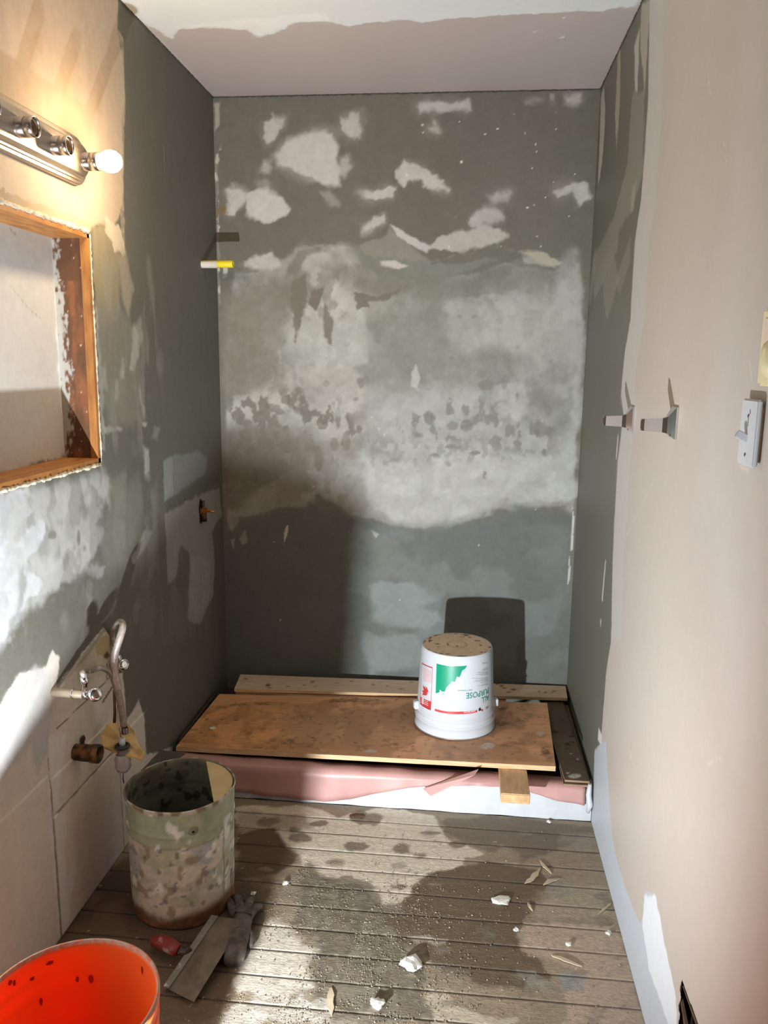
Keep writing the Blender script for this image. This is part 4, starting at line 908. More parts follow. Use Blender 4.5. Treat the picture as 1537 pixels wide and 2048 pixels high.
# red warning panel
def frame(a, b_, c, d, w):
    P = [Vector(v) for v in (a, b_, c, d)]; ce = sum(P, Vector((0, 0)))/4
    out = []
    for i in range(4):
        p, q = P[i], P[(i+1) % 4]; out.append([p, q, q+(ce-q)*w, p+(ce-p)*w])
    return out
Q = z4([(312, 592), (462, 660), (436, 1262), (284, 1170)])
wrap_poly(frame(*Q, .05), 'warning_frame', INKR)
wrap_poly([z4([(288, 1068), (442, 1140), (436, 1262), (284, 1170)])], 'warning_band', INKR)
pl = [z4([(330, 660+k*22), (446, 712+k*20), (446, 720+k*20), (330, 668+k*22)]) for k in range(9)]
wrap_poly(pl, 'warning_print', INKP)
wrap_poly([z4([(300, 1092+k*24), (400, 1140+k*24), (400, 1146+k*24), (300, 1098+k*24)]) for k in range(3)], 'band_print', WHITEINK, out=.001)
sc_, hc_ = bpx(800+365/6.986, 1240+990/6.986)
ring = []
for i in range(28):
    a, a2 = 2*math.pi*i/28, 2*math.pi*(i+1)/28
    ring.append([(sc_+.0125*math.cos(a), hc_+.0150*math.sin(a)), (sc_+.0125*math.cos(a2), hc_+.0150*math.sin(a2)), (sc_+.0102*math.cos(a2), hc_+.0128*math.sin(a2)), (sc_+.0102*math.cos(a), hc_+.0128*math.sin(a))])
wrap_poly(ring, 'warning_circle', INKR)
wrap_poly([z4([(325, 905), (345, 935), (370, 960), (372, 935), (385, 965), (405, 1000), (385, 1010), (372, 1055), (345, 1050), (318, 1045), (330, 1010), (312, 985), (340, 985), (330, 950)])], 'warning_figure', INKR)
wrap_poly([z4([(322, 1075), (334, 1078), (330, 1178), (318, 1172)])], 'warning_figure', WHITEINK, out=.0011)

# ------------------------------------------------------------------ old metal pail
PX, PY, PR, PH = .262, -1.278, .1435, .343
pail = empty('metal_pail', (PX, PY, .001), 'old dented metal pail with flaking green and white paint and a rusty foot', 'pail')
def pj(k, i): return .0015*math.sin(i*.39+1)+.0008*math.sin(i*.9+k)
pp = [(.130, .002), (.134, .0), (.1365, .004), (.136, .03), (.1375, .10), (.139, .20), (.1405, .262), (.1425, .266), (.1425, .270), (.1410, .274), (.1425, PH-.010), (.1455, PH-.006), (.1460, PH-.002), (.1440, PH), (.1415, PH-.003), (.1395, PH-.012), (.138, .270), (.1395, .266), (.1380, .260), (.1345, .05), (.130, .012), (.002, .010)]
# finer rings so the paint has detail
fp = []
for i in range(len(pp)-1):
    L = math.hypot(pp[i+1][0]-pp[i][0], pp[i+1][1]-pp[i][1]); n_ = max(1, int(L/.005))
    for t in range(n_): fp.append((pp[i][0]+(pp[i+1][0]-pp[i][0])*t/n_, pp[i][1]+(pp[i+1][1]-pp[i][1])*t/n_))
fp.append(pp[-1])
RIMK = max(i for i, q in enumerate(fp) if abs(q[1]-(PH-.003)) < .0035 and q[0] < .1425)
def pj2(k, i): return .0015*math.sin(i*.13+1)+.0006*math.sin(i*.31)
o = MB().lathe(fp, (PX, PY, .001), n=180, jit=pj2, cap0=False, cap1=True).build('body', METALPAINT, pail)
def pail_paint(co):
    x = co[:, 0]-PX; y = co[:, 1]-PY; z = co[:, 2]; r = np.hypot(x, y); a = np.arctan2(y, x)*.14
    c = np.tile(lin((196, 190, 176)), (len(co), 1)); n1 = fbm(a*22, z*22, 3); n2 = fbm(a*45, z*45, 7); n3 = fbm(a*90, z*90, 11)
    inside = (np.arange(len(co))//180) >= RIMK
    def mix(k, col):
        nonlocal c
        k = k[:, None]; c = c*(1-k)+lin(col)*k
    lo_ = z < .235
    mix(sstep(.46, .60, fbm(a*10, z*12, 31, 3))*.5, (176, 172, 152)); mix(sstep(.50, .58, fbm(a*9+5, z*13, 15, 3))*.8, (206, 194, 176))
    mix(sstep(.54, .62, fbm(a*12+2, z*24, 19, 3))*.5*lo_, (140, 150, 112)); mix(sstep(.60, .66, fbm(a*9+9, z*12, 24, 3))*.6*lo_*(z > .08), (150, 154, 166))
    gb = sstep(.232, .238, z+.008*(n1-.5)); mix(gb*.95, (156, 162, 134)); mix(gb*sstep(.48, .62, fbm(a*14, z*10, 41, 3))*.5, (132, 144, 116))
    mix(np.exp(-((z-.236)/.0025)**2)*.5, (120, 108, 84))
    mix(sstep(.64, .70, fbm(a*34, z*30, 11, 2))*.7*lo_, (136, 116, 86)); mix(sstep(.70, .76, fbm(a*30, z*30, 21, 2))*.8, (224, 222, 214))
    mix(sstep(.74, .80, fbm(a*60, z*60, 27, 2))*.7*lo_, (96, 92, 92))
    mix(sstep(.055, .025, z+.04*(fbm(a*8, z*6, 3, 3)-.5))*.95, (126, 78, 46)); mix(sstep(.05, .03, z)*sstep(.45, .6, n1)*.6, (74, 52, 34))
    rim = sstep(PH-.016, PH-.008, z+.008*(n1-.5)); mix(rim*.9, (128, 108, 88)); mix(rim*sstep(.5, .6, fbm(a*50, z*30, 51, 2))*.7, (206, 200, 190))
    # inside of the pail
    k = inside.astype(float); mix(k, (118, 116, 98)); mix(k*sstep(.5, .65, n1)*.6, (84, 80, 66)); mix(k*sstep(.64, .70, fbm(a*40, z*40, 61, 2))*.8, (50, 42, 34)); mix(k*sstep(.03, .02, z), (60, 50, 40))
    mix(sstep(.004, .001, np.abs(a-(-.045)-.002*np.sin(z*60)))*(z < .245)*.8, (112, 100, 80))
    return c
paint_mesh(o, pail_paint)
# flat half cover on the right side of the opening
b = MB(); an = [math.radians(t) for t in np.linspace(-62, 88, 30)]
fa = at(414, 1521, 2, PH-.004); na_ = at(430, 1606, 2, PH-.004)
a0 = math.atan2(na_.y-PY, na_.x-PX); a1 = math.atan2(fa.y-PY, fa.x-PX)
an = list(np.linspace(a0, a1, 30))
top = [(PX+.1395*math.cos(a), PY+.1395*math.sin(a), PH-.004) for a in an]
b.hexa([(x, y, z-.006) for x, y, z in top], top); b.build('half_cover', mat('tan_wood', (200, 176, 132), .6, 0, var=.1, scale=10), pail)['label'] = 'flat tan half-round cover over the right side of the opening'
ea = math.radians(-58)
e = (PX+.1425*math.cos(ea), PY+.1425*math.sin(ea), .283)
MB().lathe([(.0005, .004), (.003, .004), (.004, .0015), (.012, .0015), (.016, -.002)], e, (math.cos(ea), math.sin(ea), 0), n=24).build('handle_ear', mat('ear', (132, 130, 104), .6, .1, var=.2), pail)
MB().lathe([(.0001, .0045), (.0035, .0045)], e, (math.cos(ea), math.sin(ea), 0), n=16).build('ear_hole', DARK, pail)

# ------------------------------------------------------------------ orange bucket
OX, OY, OZ = .350, -2.066, .378
ob = empty('bucket', (OX, OY, .001), 'bright orange open bucket with a scraped dusty rim at the lower left', 'bucket')
pr = [(.128, 0), (.131, .002), (.146, .29), (.149, .292), (.149, .298), (.1465, .300), (.1475, .325), (.1505, .327), (.1505, .333), (.148, .335), (.1495, .362), (.1525, .364), (.1530, .372), (.1515, .3775)]
pin = [(.1480, .3775), (.1450, .362), (.128, .004), (.001, .003)]
MB().lathe(pr+pin, (OX, OY, .001), n=96, cap1=True).build('body', ORANGE, ob)
MB().lathe([(.1530, .3735), (.1520, .3785), (.1478, .3786), (.1465, .371)], (OX, OY, .001), n=96).build('rim', RIMDUST, ob)['label'] = 'dusty scraped rim'
rs = random.Random(8)
for k, (px, py, a, b_) in enumerate([(182, 1957, .0055, .010), (155, 1958, .0035, .006), (64, 1957, .005, .004), (28, 1966, .003, .007), (82, 2002, .003, .009), (285, 1940, .002, .009), (100, 1925, .007, .004), (20, 1965, .004, .005)]):
    # specks of dry dirt on the far inner wall
    d = (px-768.5)/FPX*_r-(py-1024)/FPX*_u+_f
    hit = None
    for t in np.linspace(1.1, 2.2, 3000):
        q = np.array(CAM)+d*t; h = q[2]-.001
        if h < .372 and q[1] > OY and math.hypot(q[0]-OX, q[1]-OY) >= .128+(.1450-.128)*(h/.362): hit = q; break
    if hit is None: continue
    nrm = Vector((OX-hit[0], OY-hit[1], 0)).normalized(); tg = Vector((-nrm.y, nrm.x, 0)); c = Vector(hit)+nrm*.0009
    vs = [c+tg*a*math.cos(t)*rs.uniform(.7, 1.1)+Vector((0, 0, 1))*b_*math.sin(t)*rs.uniform(.7, 1.1) for t in np.linspace(0, 2*math.pi, 12, endpoint=False)]
    b = MB(); b.hexa([v-nrm*.0005 for v in vs], [v+nrm*.0008 for v in vs])
    b.build('dirt_speck', mat('dry_dirt', (150, 30, 12), .8, var=.2) if k == 0 else bpy.data.materials['dry_dirt'], ob)

# ------------------------------------------------------------------ taping knife and glove
kn = empty('taping_knife', (.40, -1.50, .02), 'wide steel taping knife with a red handle lying between the pail and orange bucket', 'trowel')
K = [at(424, 1832, 2, .050), at(488, 1840, 2, .050), at(388, 2004, 2, .012), at(328, 1974, 2, .012)]
nk = (K[1]-K[0]).cross(K[3]-K[0]).normalized(); nk = nk if nk.z > 0 else -nk
MB().hexa([p-nk*.0012 for p in K], K).build('blade', STEEL, kn)
e0 = K[0]+nk*.0005; e3 = K[3]+nk*.0005; w_ = (K[1]-K[0])*.20; w3 = (K[2]-K[3])*.17
MB().hexa([e0-nk*.006-w_*.06, e0+w_-nk*.001, e3+w3-nk*.001, e3-nk*.006-w3*.06], [e0+nk*.003-w_*.06, e0+w_+nk*.003, e3+w3+nk*.003, e3+nk*.003-w3*.06]).build('back_strip', mat('spine_metal', (128, 122, 116), .5, .5, col2=(190, 182, 172), thr=(.6, .7), scale=50), kn)['label'] = 'grey spine strip flecked with plaster'
hm_ = K[0]*.5+K[3]*.5; hd = (K[0]-K[1]).normalized()
h0 = at(372, 1905, 2, .030); h1 = at(350, 1897, 2, .030); h2 = at(325, 1885, 2, .028); h3 = at(302, 1882, 2, .024)
MB().tube(smooth_path([hm_+nk*.002, h0, h0*.5+h1*.5], 3), [.012, .011, .010, .010, .010, .010, .011], 10).build('tang', mat('tang', (62, 48, 42), .5, .3, col2=(170, 160, 150), thr=(.62, .7), scale=70), kn)
MB().tube(smooth_path([h0*.4+h1*.6, h1, h2, h3], 4), [.011, .013, .015, .016, .017, .018, .018, .018, .018, .017, .015, .012, .006], 14).build('handle', REDH, kn)['label'] = 'plaster smeared red handle'

gl = bpy.data.objects.new('g', None)
def glove():
    root = empty('work_glove', (.47, -1.36, .003), 'crumpled dark grey work glove on the floor behind the taping knife', 'glove')
    # one continuous skinned surface: cuff, palm and five fingers
    def g(px, py, z): return at(px, py, 2, z)
    V = []; E = []; Rr = []
    def av(p, r, prev=None):
        V.append(tuple(p-Vector((.47, -1.36, .003)))); Rr.append(r)
        if prev is not None: E.append((prev, len(V)-1))
        return len(V)-1
    a = av(g(470, 1905, .028), .026); b_ = av(g(478, 1880, .030), .030, a); c = av(g(482, 1850, .026), .027, b_)
    for pts in ([(470, 1825, .026), (462, 1806, .018), (456, 1798, .012)], [(482, 1818, .034), (478, 1800, .024), (470, 1790, .012)], [(494, 1818, .034), (500, 1800, .026), (507, 1796, .012)], [(503, 1826, .028), (516, 1812, .018), (526, 1812, .011)], [(498, 1862, .026), (504, 1878, .018), (500, 1896, .012)]):
        pv = c if pts[0][1] < 1850 else b_
        for i, q in enumerate(pts): pv = av(g(*q), [.0125, .0115, .009][i], pv)
    me = bpy.data.meshes.new('glove_shell'); me.from_pydata(V, E, []); me.materials.append(GLOVE)
    o = bpy.data.objects.new('glove_shell', me); COL.objects.link(o); o.parent = root
    sk = o.modifiers.new('skin', 'SKIN'); sk.use_smooth_shade = True
    for i, r in enumerate(Rr): me.skin_vertices[0].data[i].radius = (r, r*.8)
    me.skin_vertices[0].data[0].use_root = True
    su = o.modifiers.new('sub', 'SUBSURF'); su.levels = 2; su.render_levels = 2
    tx = bpy.data.textures.new('wrinkle', 'CLOUDS'); tx.noise_scale = .018
    dm = o.modifiers.new('wr', 'DISPLACE'); dm.texture = tx; dm.strength = .007
    cf = [g(462, 1912, .018), g(474, 1918, .016), g(482, 1908, .020)]
    MB().tube([g(474, 1890, .027), g(470, 1908, .024), g(468, 1922, .020)], [.026, .027, .025], 14).build('cuff', GLOVE, root)
glove()
bpy.data.objects.remove(gl)

# ------------------------------------------------------------------ vanity light bar
LZ = 1.958
YE = -1.118
bar = empty('vanity_light', (.0, -1.5, LZ), 'brushed nickel vanity light bar with empty sockets and one lit bulb', 'lamp')
def stadium(r, y0, y1, x, n=14):
    pts = []
    for i in range(n+1):
        a = -math.pi/2+math.pi*i/n; pts.append((x, y1+r*math.cos(a), LZ+r*math.sin(a)))
    for i in range(n+1):
        a = math.pi/2+math.pi*i/n; pts.append((x, y0+r*math.cos(a), LZ+r*math.sin(a)))
    return pts
b = MB(); rings = [(.0575, .001), (.0575, .012), (.055, .014), (.048, .014), (.047, .019), (.042, .019), (.040, .026), (.034, .031), (.020, .034), (.008, .035)]
yA, yB = -2.05, YE-.0575
vs = []; n_ = 30
for r, x in rings: vs += stadium(r, yA, yB, x)
L_ = len(vs)//len(rings)
fs = [(k*L_+i, k*L_+(i+1) % L_, (k+1)*L_+(i+1) % L_, (k+1)*L_+i) for k in range(len(rings)-1) for i in range(L_)]
fs += [tuple((len(rings)-1)*L_+i for i in range(L_))]
b.add(vs, fs, False); b.build('backplate', NICKEL, bar)
SY = [-1.176-.150*k for k in range(5)]
SATIN = mat('satin_chrome', (206, 200, 194), .24, 1.0, var=.04)
SOCKIN = mat('socket_inside', (150, 128, 104), .6, .2, var=.2)
for k, y in enumerate(SY):
    s_ = MB().lathe([(.0215, .030), (.0215, .0515), (.0211, .0518), (.0211, .0528), (.0216, .0530), (.0215, .073), (.0200, .0735), (.0190, .070), (.0185, .040)], (0, y, LZ-.004), (1, 0, 0), n=40).build('socket_cup', SATIN, bar)
    MB().lathe([(.0180, .050), (.0165, .068), (.0150, .068), (.0140, .045), (.001, .044)], (0, y, LZ-.004), (1, 0, 0), n=28, cap1=True).build('socket_sleeve', SOCKIN, s_)
bm_ = mat('lit_glass', (255, 236, 200), .3, emis=(255, 214, 150, 60))
bu = MB().lathe([(.011, .060), (.012, .070), (.019, .080), (.025, .092), (.027, .103), (.024, .116), (.016, .126), (.006, .130), (.0005, .1305)], (0, SY[0], LZ-.004), (1, 0, 0), n=32).build('bulb', bm_, bar)
bu['label'] = 'glowing bulb in the end socket'

# ------------------------------------------------------------------ plumbing on the left wall
CAPM = mat('yellow_paper', (232, 212, 40), .55, 0, var=.06, scale=10)
st = at(372, 528, 1, -.20)
ty = -.185
t0 = at(372, 528, 1, ty); t1 = at(434, 529, 1, ty)
tb_ = empty('pipe_stub', (0, ty, t0.z), 'yellow and white wrapped pipe stub sticking out of the dark left alcove wall', 'pipe')
xL = max(.0, t0.x)
MB().lathe([(.001, .0), (.0135, .0), (.0135, .118), (.0125, .120), (.008, .120), (.007, .100)], (0, ty, t0.z), (1, 0, 0), n=28, cap1=True).build('yellow_wrap', CAPM, tb_)
MB().lathe([(.0140, .0), (.0140, .062), (.0136, .062)], (0, ty, t0.z-.0008), (1, 0, 0), n=28).build('white_label', mat('dull_white_paper', (206, 200, 190), .7, var=.08), tb_)['label'] = 'torn white paper around the wall end'
# brass shower valve in its hole
vy = -.279; vz = .904
va = empty('shower_valve', (0, vy, vz), 'small brass shower valve in a rough dark hole of the left wall', 'valve')
hp = [(0.0015, vy+.022*math.cos(a)*(1+.15*math.sin(a*5)), vz+.047*math.sin(a)*(1+.1*math.cos(a*3))) for a in np.linspace(0, 2*math.pi, 24, endpoint=False)]
MB().hexa([(0.0002, p[1], p[2]) for p in hp], hp).build('rough_hole', DARK, va)
MB().tube([(.001, vy, vz+.020), (.010, vy, vz+.022), (.010, vy, vz+.040)], .007, 8).build('upper_pipe', DIRTYBRASS, va)
MB().tube([(.010, vy, vz-.040), (.010, vy, vz-.008)], .013, 12).build('lower_pipe', DIRTYBRASS, va)
MB().box((-.002, vy-.014, vz-.010), (.022, vy+.014, vz+.012), bev=.003).build('valve_body', BRASS, va)
MB().tube([(.02, vy, vz), (.055, vy, vz-.001)], .004, 10).build('valve_stem', BRASS, va)

# shut-off valve with braided hose, near
def oval_handle(c, ax, name, parent):
    MB().lathe([(.001, -.008), (.010, -.008), (.017, -.004), (.018, .003), (.014, .008), (.006, .009), (.001, .009)], c, ax, n=20).build(name, CHROME, parent)
y1 = -1.375
pA = at(105, 1384, 0, .0); y1 = pA.y; z1_ = pA.z
sv = empty('shutoff_valve', (0, y1, z1_), 'nearer chrome shut-off valve on a pale stub pipe at the left wall', 'valve')
pB = at(172, 1390, 1, y1)
MB().tube([(0.0, y1, z1_), (pB.x*.6, y1, z1_-.001), (pB.x, y1, z1_-.002)], [.0115, .011, .010], 16).build('stub_pipe', mat('painted_pipe', (176, 160, 138), .5, .1, var=.12), sv)
MB().lathe([(.0125, -.002), (.0135, 0), (.0125, .002)], (pB.x*.62, y1, z1_-.001), (1, 0, 0), n=20).build('pipe_ring', CHROME, sv)
MB().tube([(pB.x-.006, y1, z1_-.002), (pB.x+.008, y1, z1_-.002)], .012, 12).build('valve_body', CHROME, sv)
MB().lathe([(.007, 0), (.007, .022), (.010, .024), (.010, .040), (.008, .042)], (pB.x-.002, y1, z1_+.004), (0, 0, 1), n=12, cap1=True).build('outlet', CHROME, sv)
oval_handle(at(190, 1389, 1, y1-.01), (.5, -.8, .1), 'handle', sv)
# farther valve
pC = at(222, 1330, 0, .0); y2 = pC.y; z2 = pC.z
sv2 = empty('shutoff_valve', (0, y2, z2), 'farther chrome shut-off valve beside the torn tan patch on the left wall', 'valve')
pD = at(243, 1313, 1, y2)
MB().tube([(0, y2, z2), (pD.x, y2, z2+.006)], .010, 14).build('stub_pipe', mat('copper', (120, 62, 40), .4, .7, var=.3), sv2)
MB().tube([(pD.x-.010, y2, z2-.020), (pD.x-.006, y2, z2+.006), (pD.x-.012, y2, z2+.030)], .010, 12).build('valve_body', CHROME, sv2)
oval_handle(Vector((pD.x+.010, y2-.012, z2+.008)), (.8, -.6, .1), 'handle', sv2)

# supply hoses holding the torn faucet base
YH = -1.235
def hp_(pts, y=YH, dy=0): return [at(px, py, 1, y+dy*i) for i, (px, py) in enumerate(pts)]
hs = empty('supply_hose', at(172, 1360, 1, y1), 'grey braided supply hose arching up from the nearer shut-off valve', 'hose')
P = [Vector((pB.x-.002, y1, z1_+.045)), Vector((pB.x-.004, y1, z1_+.058))]
P += [at(185, 1341, 1, -1.33), at(202, 1336, 1, -1.30), at(218, 1344, 1, -1.28), at(228, 1362, 1, -1.26), at(236, 1385, 1, -1.25), at(243, 1420, 1, -1.245), at(248, 1452, 1, -1.24)]
MB().tube(smooth_path(P, 6), [.0070+.0022*max(0, min(1, (i-26)/8)) for i in range(len(smooth_path(P, 6)))], 12).build('braided_tube', BRAID, hs)
MB().lathe([(.0085, 0), (.0085, .016), (.0070, .018)], P[0]-Vector((0, 0, .008)), (0, 0, 1), n=12).build('ferrule', CHROME, hs)
MB().lathe([(.0095, 0), (.0095, .016), (.008, .018)], at(250, 1463, 1, -1.24)-Vector((0, 0, .006)), (0, 0, 1), n=12).build('hose_nut', STEEL, hs)
hs2 = empty('supply_hose', at(240, 1243, 1, YH), 'taller braided supply hose looping high above the farther shut-off valve', 'hose')
P = [Vector((pD.x-.012, y2, z2+.032)), at(225, 1270, 1, -1.10), at(232, 1249, 1, -1.16), at(241, 1243, 1, -1.2), at(246, 1252, 1, -1.23), at(240, 1275, 1, -1.25), at(231, 1305, 1, -1.26), at(228, 1335, 1, -1.265), at(233, 1362, 1, -1.265), at(238, 1378, 1, -1.262)]
MB().tube(smooth_path(P, 6), [.0068+.0032*max(0, min(1, (i-14)/12)) for i in range(len(smooth_path(P, 6)))], 12).build('braided_tube', mat('hose_cover_b', (184, 172, 164), .4, .4, var=.15, scale=120, bump=.3, bscale=400), hs2)
fbp = empty('faucet_base', at(245, 1485, 1, -1.235), 'torn tan faucet base hanging from the supply hoses above the drain pipe', 'faucet part')
# tan plate, bent triangular scrap
pts = [(203, 1470, -1.24), (214, 1448, -1.22), (228, 1441, -1.20), (255, 1446, -1.19), (268, 1462, -1.20), (277, 1487, -1.23), (290, 1506, -1.255), (283, 1518, -1.265), (262, 1512, -1.27), (232, 1503, -1.275), (205, 1491, -1.265)]
ringp = [at(a, b_, 1, c) for a, b_, c in pts]; ce = sum(ringp, Vector())/len(ringp)-Vector((0, 0, .004))
b = MB(); n_ = len(ringp); vs = ringp+[ce]+[p-Vector((0, .001, .006)) for p in ringp]+[ce-Vector((0, 0, .006))]
fs = [(i, (i+1) % n_, n_) for i in range(n_)]+[(n_+1+(i+1) % n_, n_+1+i, 2*n_+1) for i in range(n_)]+[(i, n_+1+i, n_+1+(i+1) % n_, (i+1) % n_) for i in range(n_)]
b.add(vs, fs, False); b.build('tan_plate', mat('tan_gasket', (206, 176, 118), .6, 0, col2=(150, 118, 68), thr=(.45, .7), scale=22), fbp)
rc = at(245, 1492, 1, -1.262)
MB().tube([rc+Vector((.0165*math.cos(a), .0165*math.sin(a), 0)) for a in np.linspace(0, 2*math.pi, 25)], .0045, 10, False).build('rubber_ring', RUBBER, fbp)
MB().lathe([(.0085, 0), (.0085, .022), (.006, .023), (.002, .023)], rc, (0, 0, 1), n=10, cap0=True).build('white_nut', WPLASTIC, fbp)
MB().lathe([(.016, 0), (.016, -.024), (.014, -.026)], rc-Vector((0, 0, .006)), (0, 0, 1), n=24, cap0=True).build('tailpiece', mat('mauve_plastic', (132, 116, 116), .4, var=.1), fbp)
pb = MB(); rs = random.Random(4)
pb.lathe([(.017, .004), (.021, -.010), (.019, -.022), (.022, -.034), (.015, -.046), (.004, -.050)], rc-Vector((0, 0, .026)), (0, 0, 1), n=26, jit=lambda k, i: .0025*math.sin(i*2.1+k)+rs.uniform(-.001, .001)).build('crumpled_wrap', mat('milky_film', (196, 190, 184), .35, 0, var=.1, spec=.6), fbp)
MB().tube([rc-Vector((0, 0, .070)), rc-Vector((.003, 0, .096)), rc-Vector((.001, 0, .110))], .0016, 6).build('hanging_screw', STEEL, fbp)
MB().tube(hp_([(233, 1385), (234, 1420), (237, 1450), (243, 1478)], -1.25), .0016, 6).build('pull_rod', CHROME, fbp)
MB().tube(hp_([(229, 1380), (230, 1425), (229, 1445)], -1.235), .0045, 8).build('threaded_stud', mat('stud', (110, 90, 70), .5, .6, var=.3), fbp)
# drain stub
d0 = at(150, 1504, 0, 0.0)
dr = empty('drain_pipe', d0, 'blackened brass drain stub sticking out low from the left wall', 'pipe')
MB().lathe([(.0215, 0), (.0215, .018), (.0225, .020), (.0225, .045), (.0245, .047), (.0250, .068), (.0230, .070), (.0195, .069), (.0190, .02)], d0, (1, -.03, 0), n=32).build('pipe_wall', DIRTYBRASS, dr)
MB().lathe([(.0001, .022), (.0200, .022)], d0, (1, -.03, 0), n=24).build('pipe_mouth', DARK, dr)
MB().lathe([(.0001, .0052), (.010, .0050), (.013, .0046)], at(163, 1480, 0, 0.0)+Vector((.0, 0, 0)), (1, 0, 0), n=14, jit=lambda k, i: .002*math.sin(i*2.3)).build('chipped_hole', mat('burnt', (52, 34, 22), .9, var=.3), dr)
# capped stub at the end of the curb
c0 = at(308, 1497, 0, .045)
cp = empty('capped_stub', (.045, -.80, c0.z-.03), 'small mauve pipe cap on a grey liner corner at the left end of the curb', 'pipe stub')
q = at(306, 1508, 1, -.80)
MB().lathe([(.010, 0), (.010, .010), (.0125, .012), (.0130, .026), (.0115, .028), (.009, .027), (.0085, .018), (.001, .018)], q, (0, 0, 1), n=20, cap1=True).build('cap', mat('mauve_metal', (134, 116, 110), .4, .3, var=.15), cp)
GREYL = mat('grey_membrane', (84, 82, 74), .7, 0, var=.12, bump=.2)
P = [at(262, 1470, 0, .006), at(330, 1498, 1, -.765), at(318, 1522, 1, -.80), at(262, 1500, 0, .01)]
q2 = q-Vector((0, 0, .002))
fl = [Vector((.002, -.98, q.z+.020)), Vector((.002, -.762, q.z-.004)), Vector((.085, -.762, q.z-.010)), Vector((.070, -.83, q.z-.004)), Vector((.030, -.93, q.z+.008))]
MB().hexa([v-Vector((0, 0, .004)) for v in fl], fl).build('liner_corner', GREYL, cp)
MB().box((.002, -.83, .002), (.050, -.765, q.z-.011)).build('support', GREYL, cp)

# ------------------------------------------------------------------ right wall fittings
def towel_bracket(yw, zw, tipx, label, h):
    t = empty('towel_bracket', (W, yw, zw), label, 'bracket', 'chrome brackets of a missing towel bar')
    b = MB()
    # flange: flared square plate, then tapering arm
    secs = [(0, .020, .034), (.004, .020, .034), (.010, .0150, .027), (.018, .0085, .018), (.028, .0065, .0150), (tipx-.006, .0055, .0130), (tipx, .0050, .0120)]
    vs = []
    for dx, hy, hz in secs:
        zc_ = zw-.006*min(1, dx/.02)
        for sy, sz in ((-1, -1), (1, -1), (1, 1), (-1, 1)): vs.append((W-.0005-dx, yw+sy*hy, zc_+sz*hz))
    k_ = 3
    def ringsl(a, e): return [(i*4+j, i*4+(j+1) % 4, (i+1)*4+(j+1) % 4, (i+1)*4+j) for i in range(a, e) for j in range(4)]
    fl_ = MB(); fl_.add(vs[:16], ringsl(0, 3)+[(0, 3, 2, 1)]); fl_.build('flange', CHROME, t)
    ar = MB(); ar.add(vs[12:], [tuple(x-12 for x in f) for f in ringsl(3, 6)]+[tuple(range(len(vs)-16, len(vs)-12))]); ar.build('arm', CHROME, t)
    MB().box((W-tipx-.0008, yw-.003, zw-.006-.0085), (W-tipx+.001, yw+.003, zw-.006+.0085)).build('bar_slot', RUBBER, t)
    MB().lathe([(.0005, .003), (.002, .003), (.002, 0)], (W-.012, yw-.012, zw-.026), (-.5, -.5, -.7), n=10).build('set_screw', STEEL, t)
    return t
w1 = at(1352, 845, 0, W); w2 = at(1266, 838, 0, W)
tx1 = W-at(1283, 851, 1, w1.y).x; tx2 = W-at(1208, 836, 1, w2.y).x
towel_bracket(w1.y, w1.z, tx1, 'nearer chrome towel bar bracket on the beige right wall', 0)
towel_bracket(w2.y, w2.z, tx2, 'farther chrome towel bar bracket at the edge of the grey strip on the right wall', 0)
# switch plate standing proud of the wall
PXF = W-.013
s00 = at(1472, 925, 0, PXF); s01 = at(1505, 938, 0, PXF); s10 = at(1488, 797, 0, PXF); s11 = at(1518, 800, 0, PXF)
ys0 = (s01.y+s11.y)/2; ys1 = (s00.y+s10.y)/2; zz0 = (s00.z+s01.z)/2; zz1 = (s10.z+s11.z)/2
sp = empty('light_switch', (W, (ys0+ys1)/2, (zz0+zz1)/2), 'white toggle light switch standing proud of the right wall with pencil marks', 'switch')
MB().box((PXF, ys0, zz0), (PXF+.008, ys1, zz1), bev=.0025).build('cover_plate', WPLASTIC, sp)
MB().box((PXF+.008, ys0+.006, zz0+.012), (W+.002, ys1-.006, zz1-.012)).build('switch_box', mat('box_shade', (168, 140, 116), .7), sp)
cyy = (ys0+ys1)/2; czz = (zz0+zz1)/2
MB().box((-.001, -.0045, -.010), (.018, .0045, .002), Matrix.Translation((PXF-.012, cyy+.002, czz+.002)) @ Matrix.Rotation(.5, 4, 'Y'), .001).build('toggle', WPLASTIC, sp)
for dz in (.030, -.030):
    MB().lathe([(.0005, .001), (.0028, .001), (.0032, 0)], (PXF, cyy, czz+dz-.004), (-1, 0, 0), n=12).build('plate_screw', STEEL, sp)
MB().box((PXF-.0004, cyy-.001, czz+.010), (PXF, cyy+.0012, czz+.028)).build('pencil_mark', mat('pencil', (120, 108, 92), .7), sp)
MB().tube([(PXF-.0004, cyy-.005, czz+.036), (PXF-.0004, cyy-.007, czz+.030), (PXF-.0004, cyy-.004, czz+.029)], .0005, 5).build('pencil_mark', bpy.data.materials['pencil'], sp)
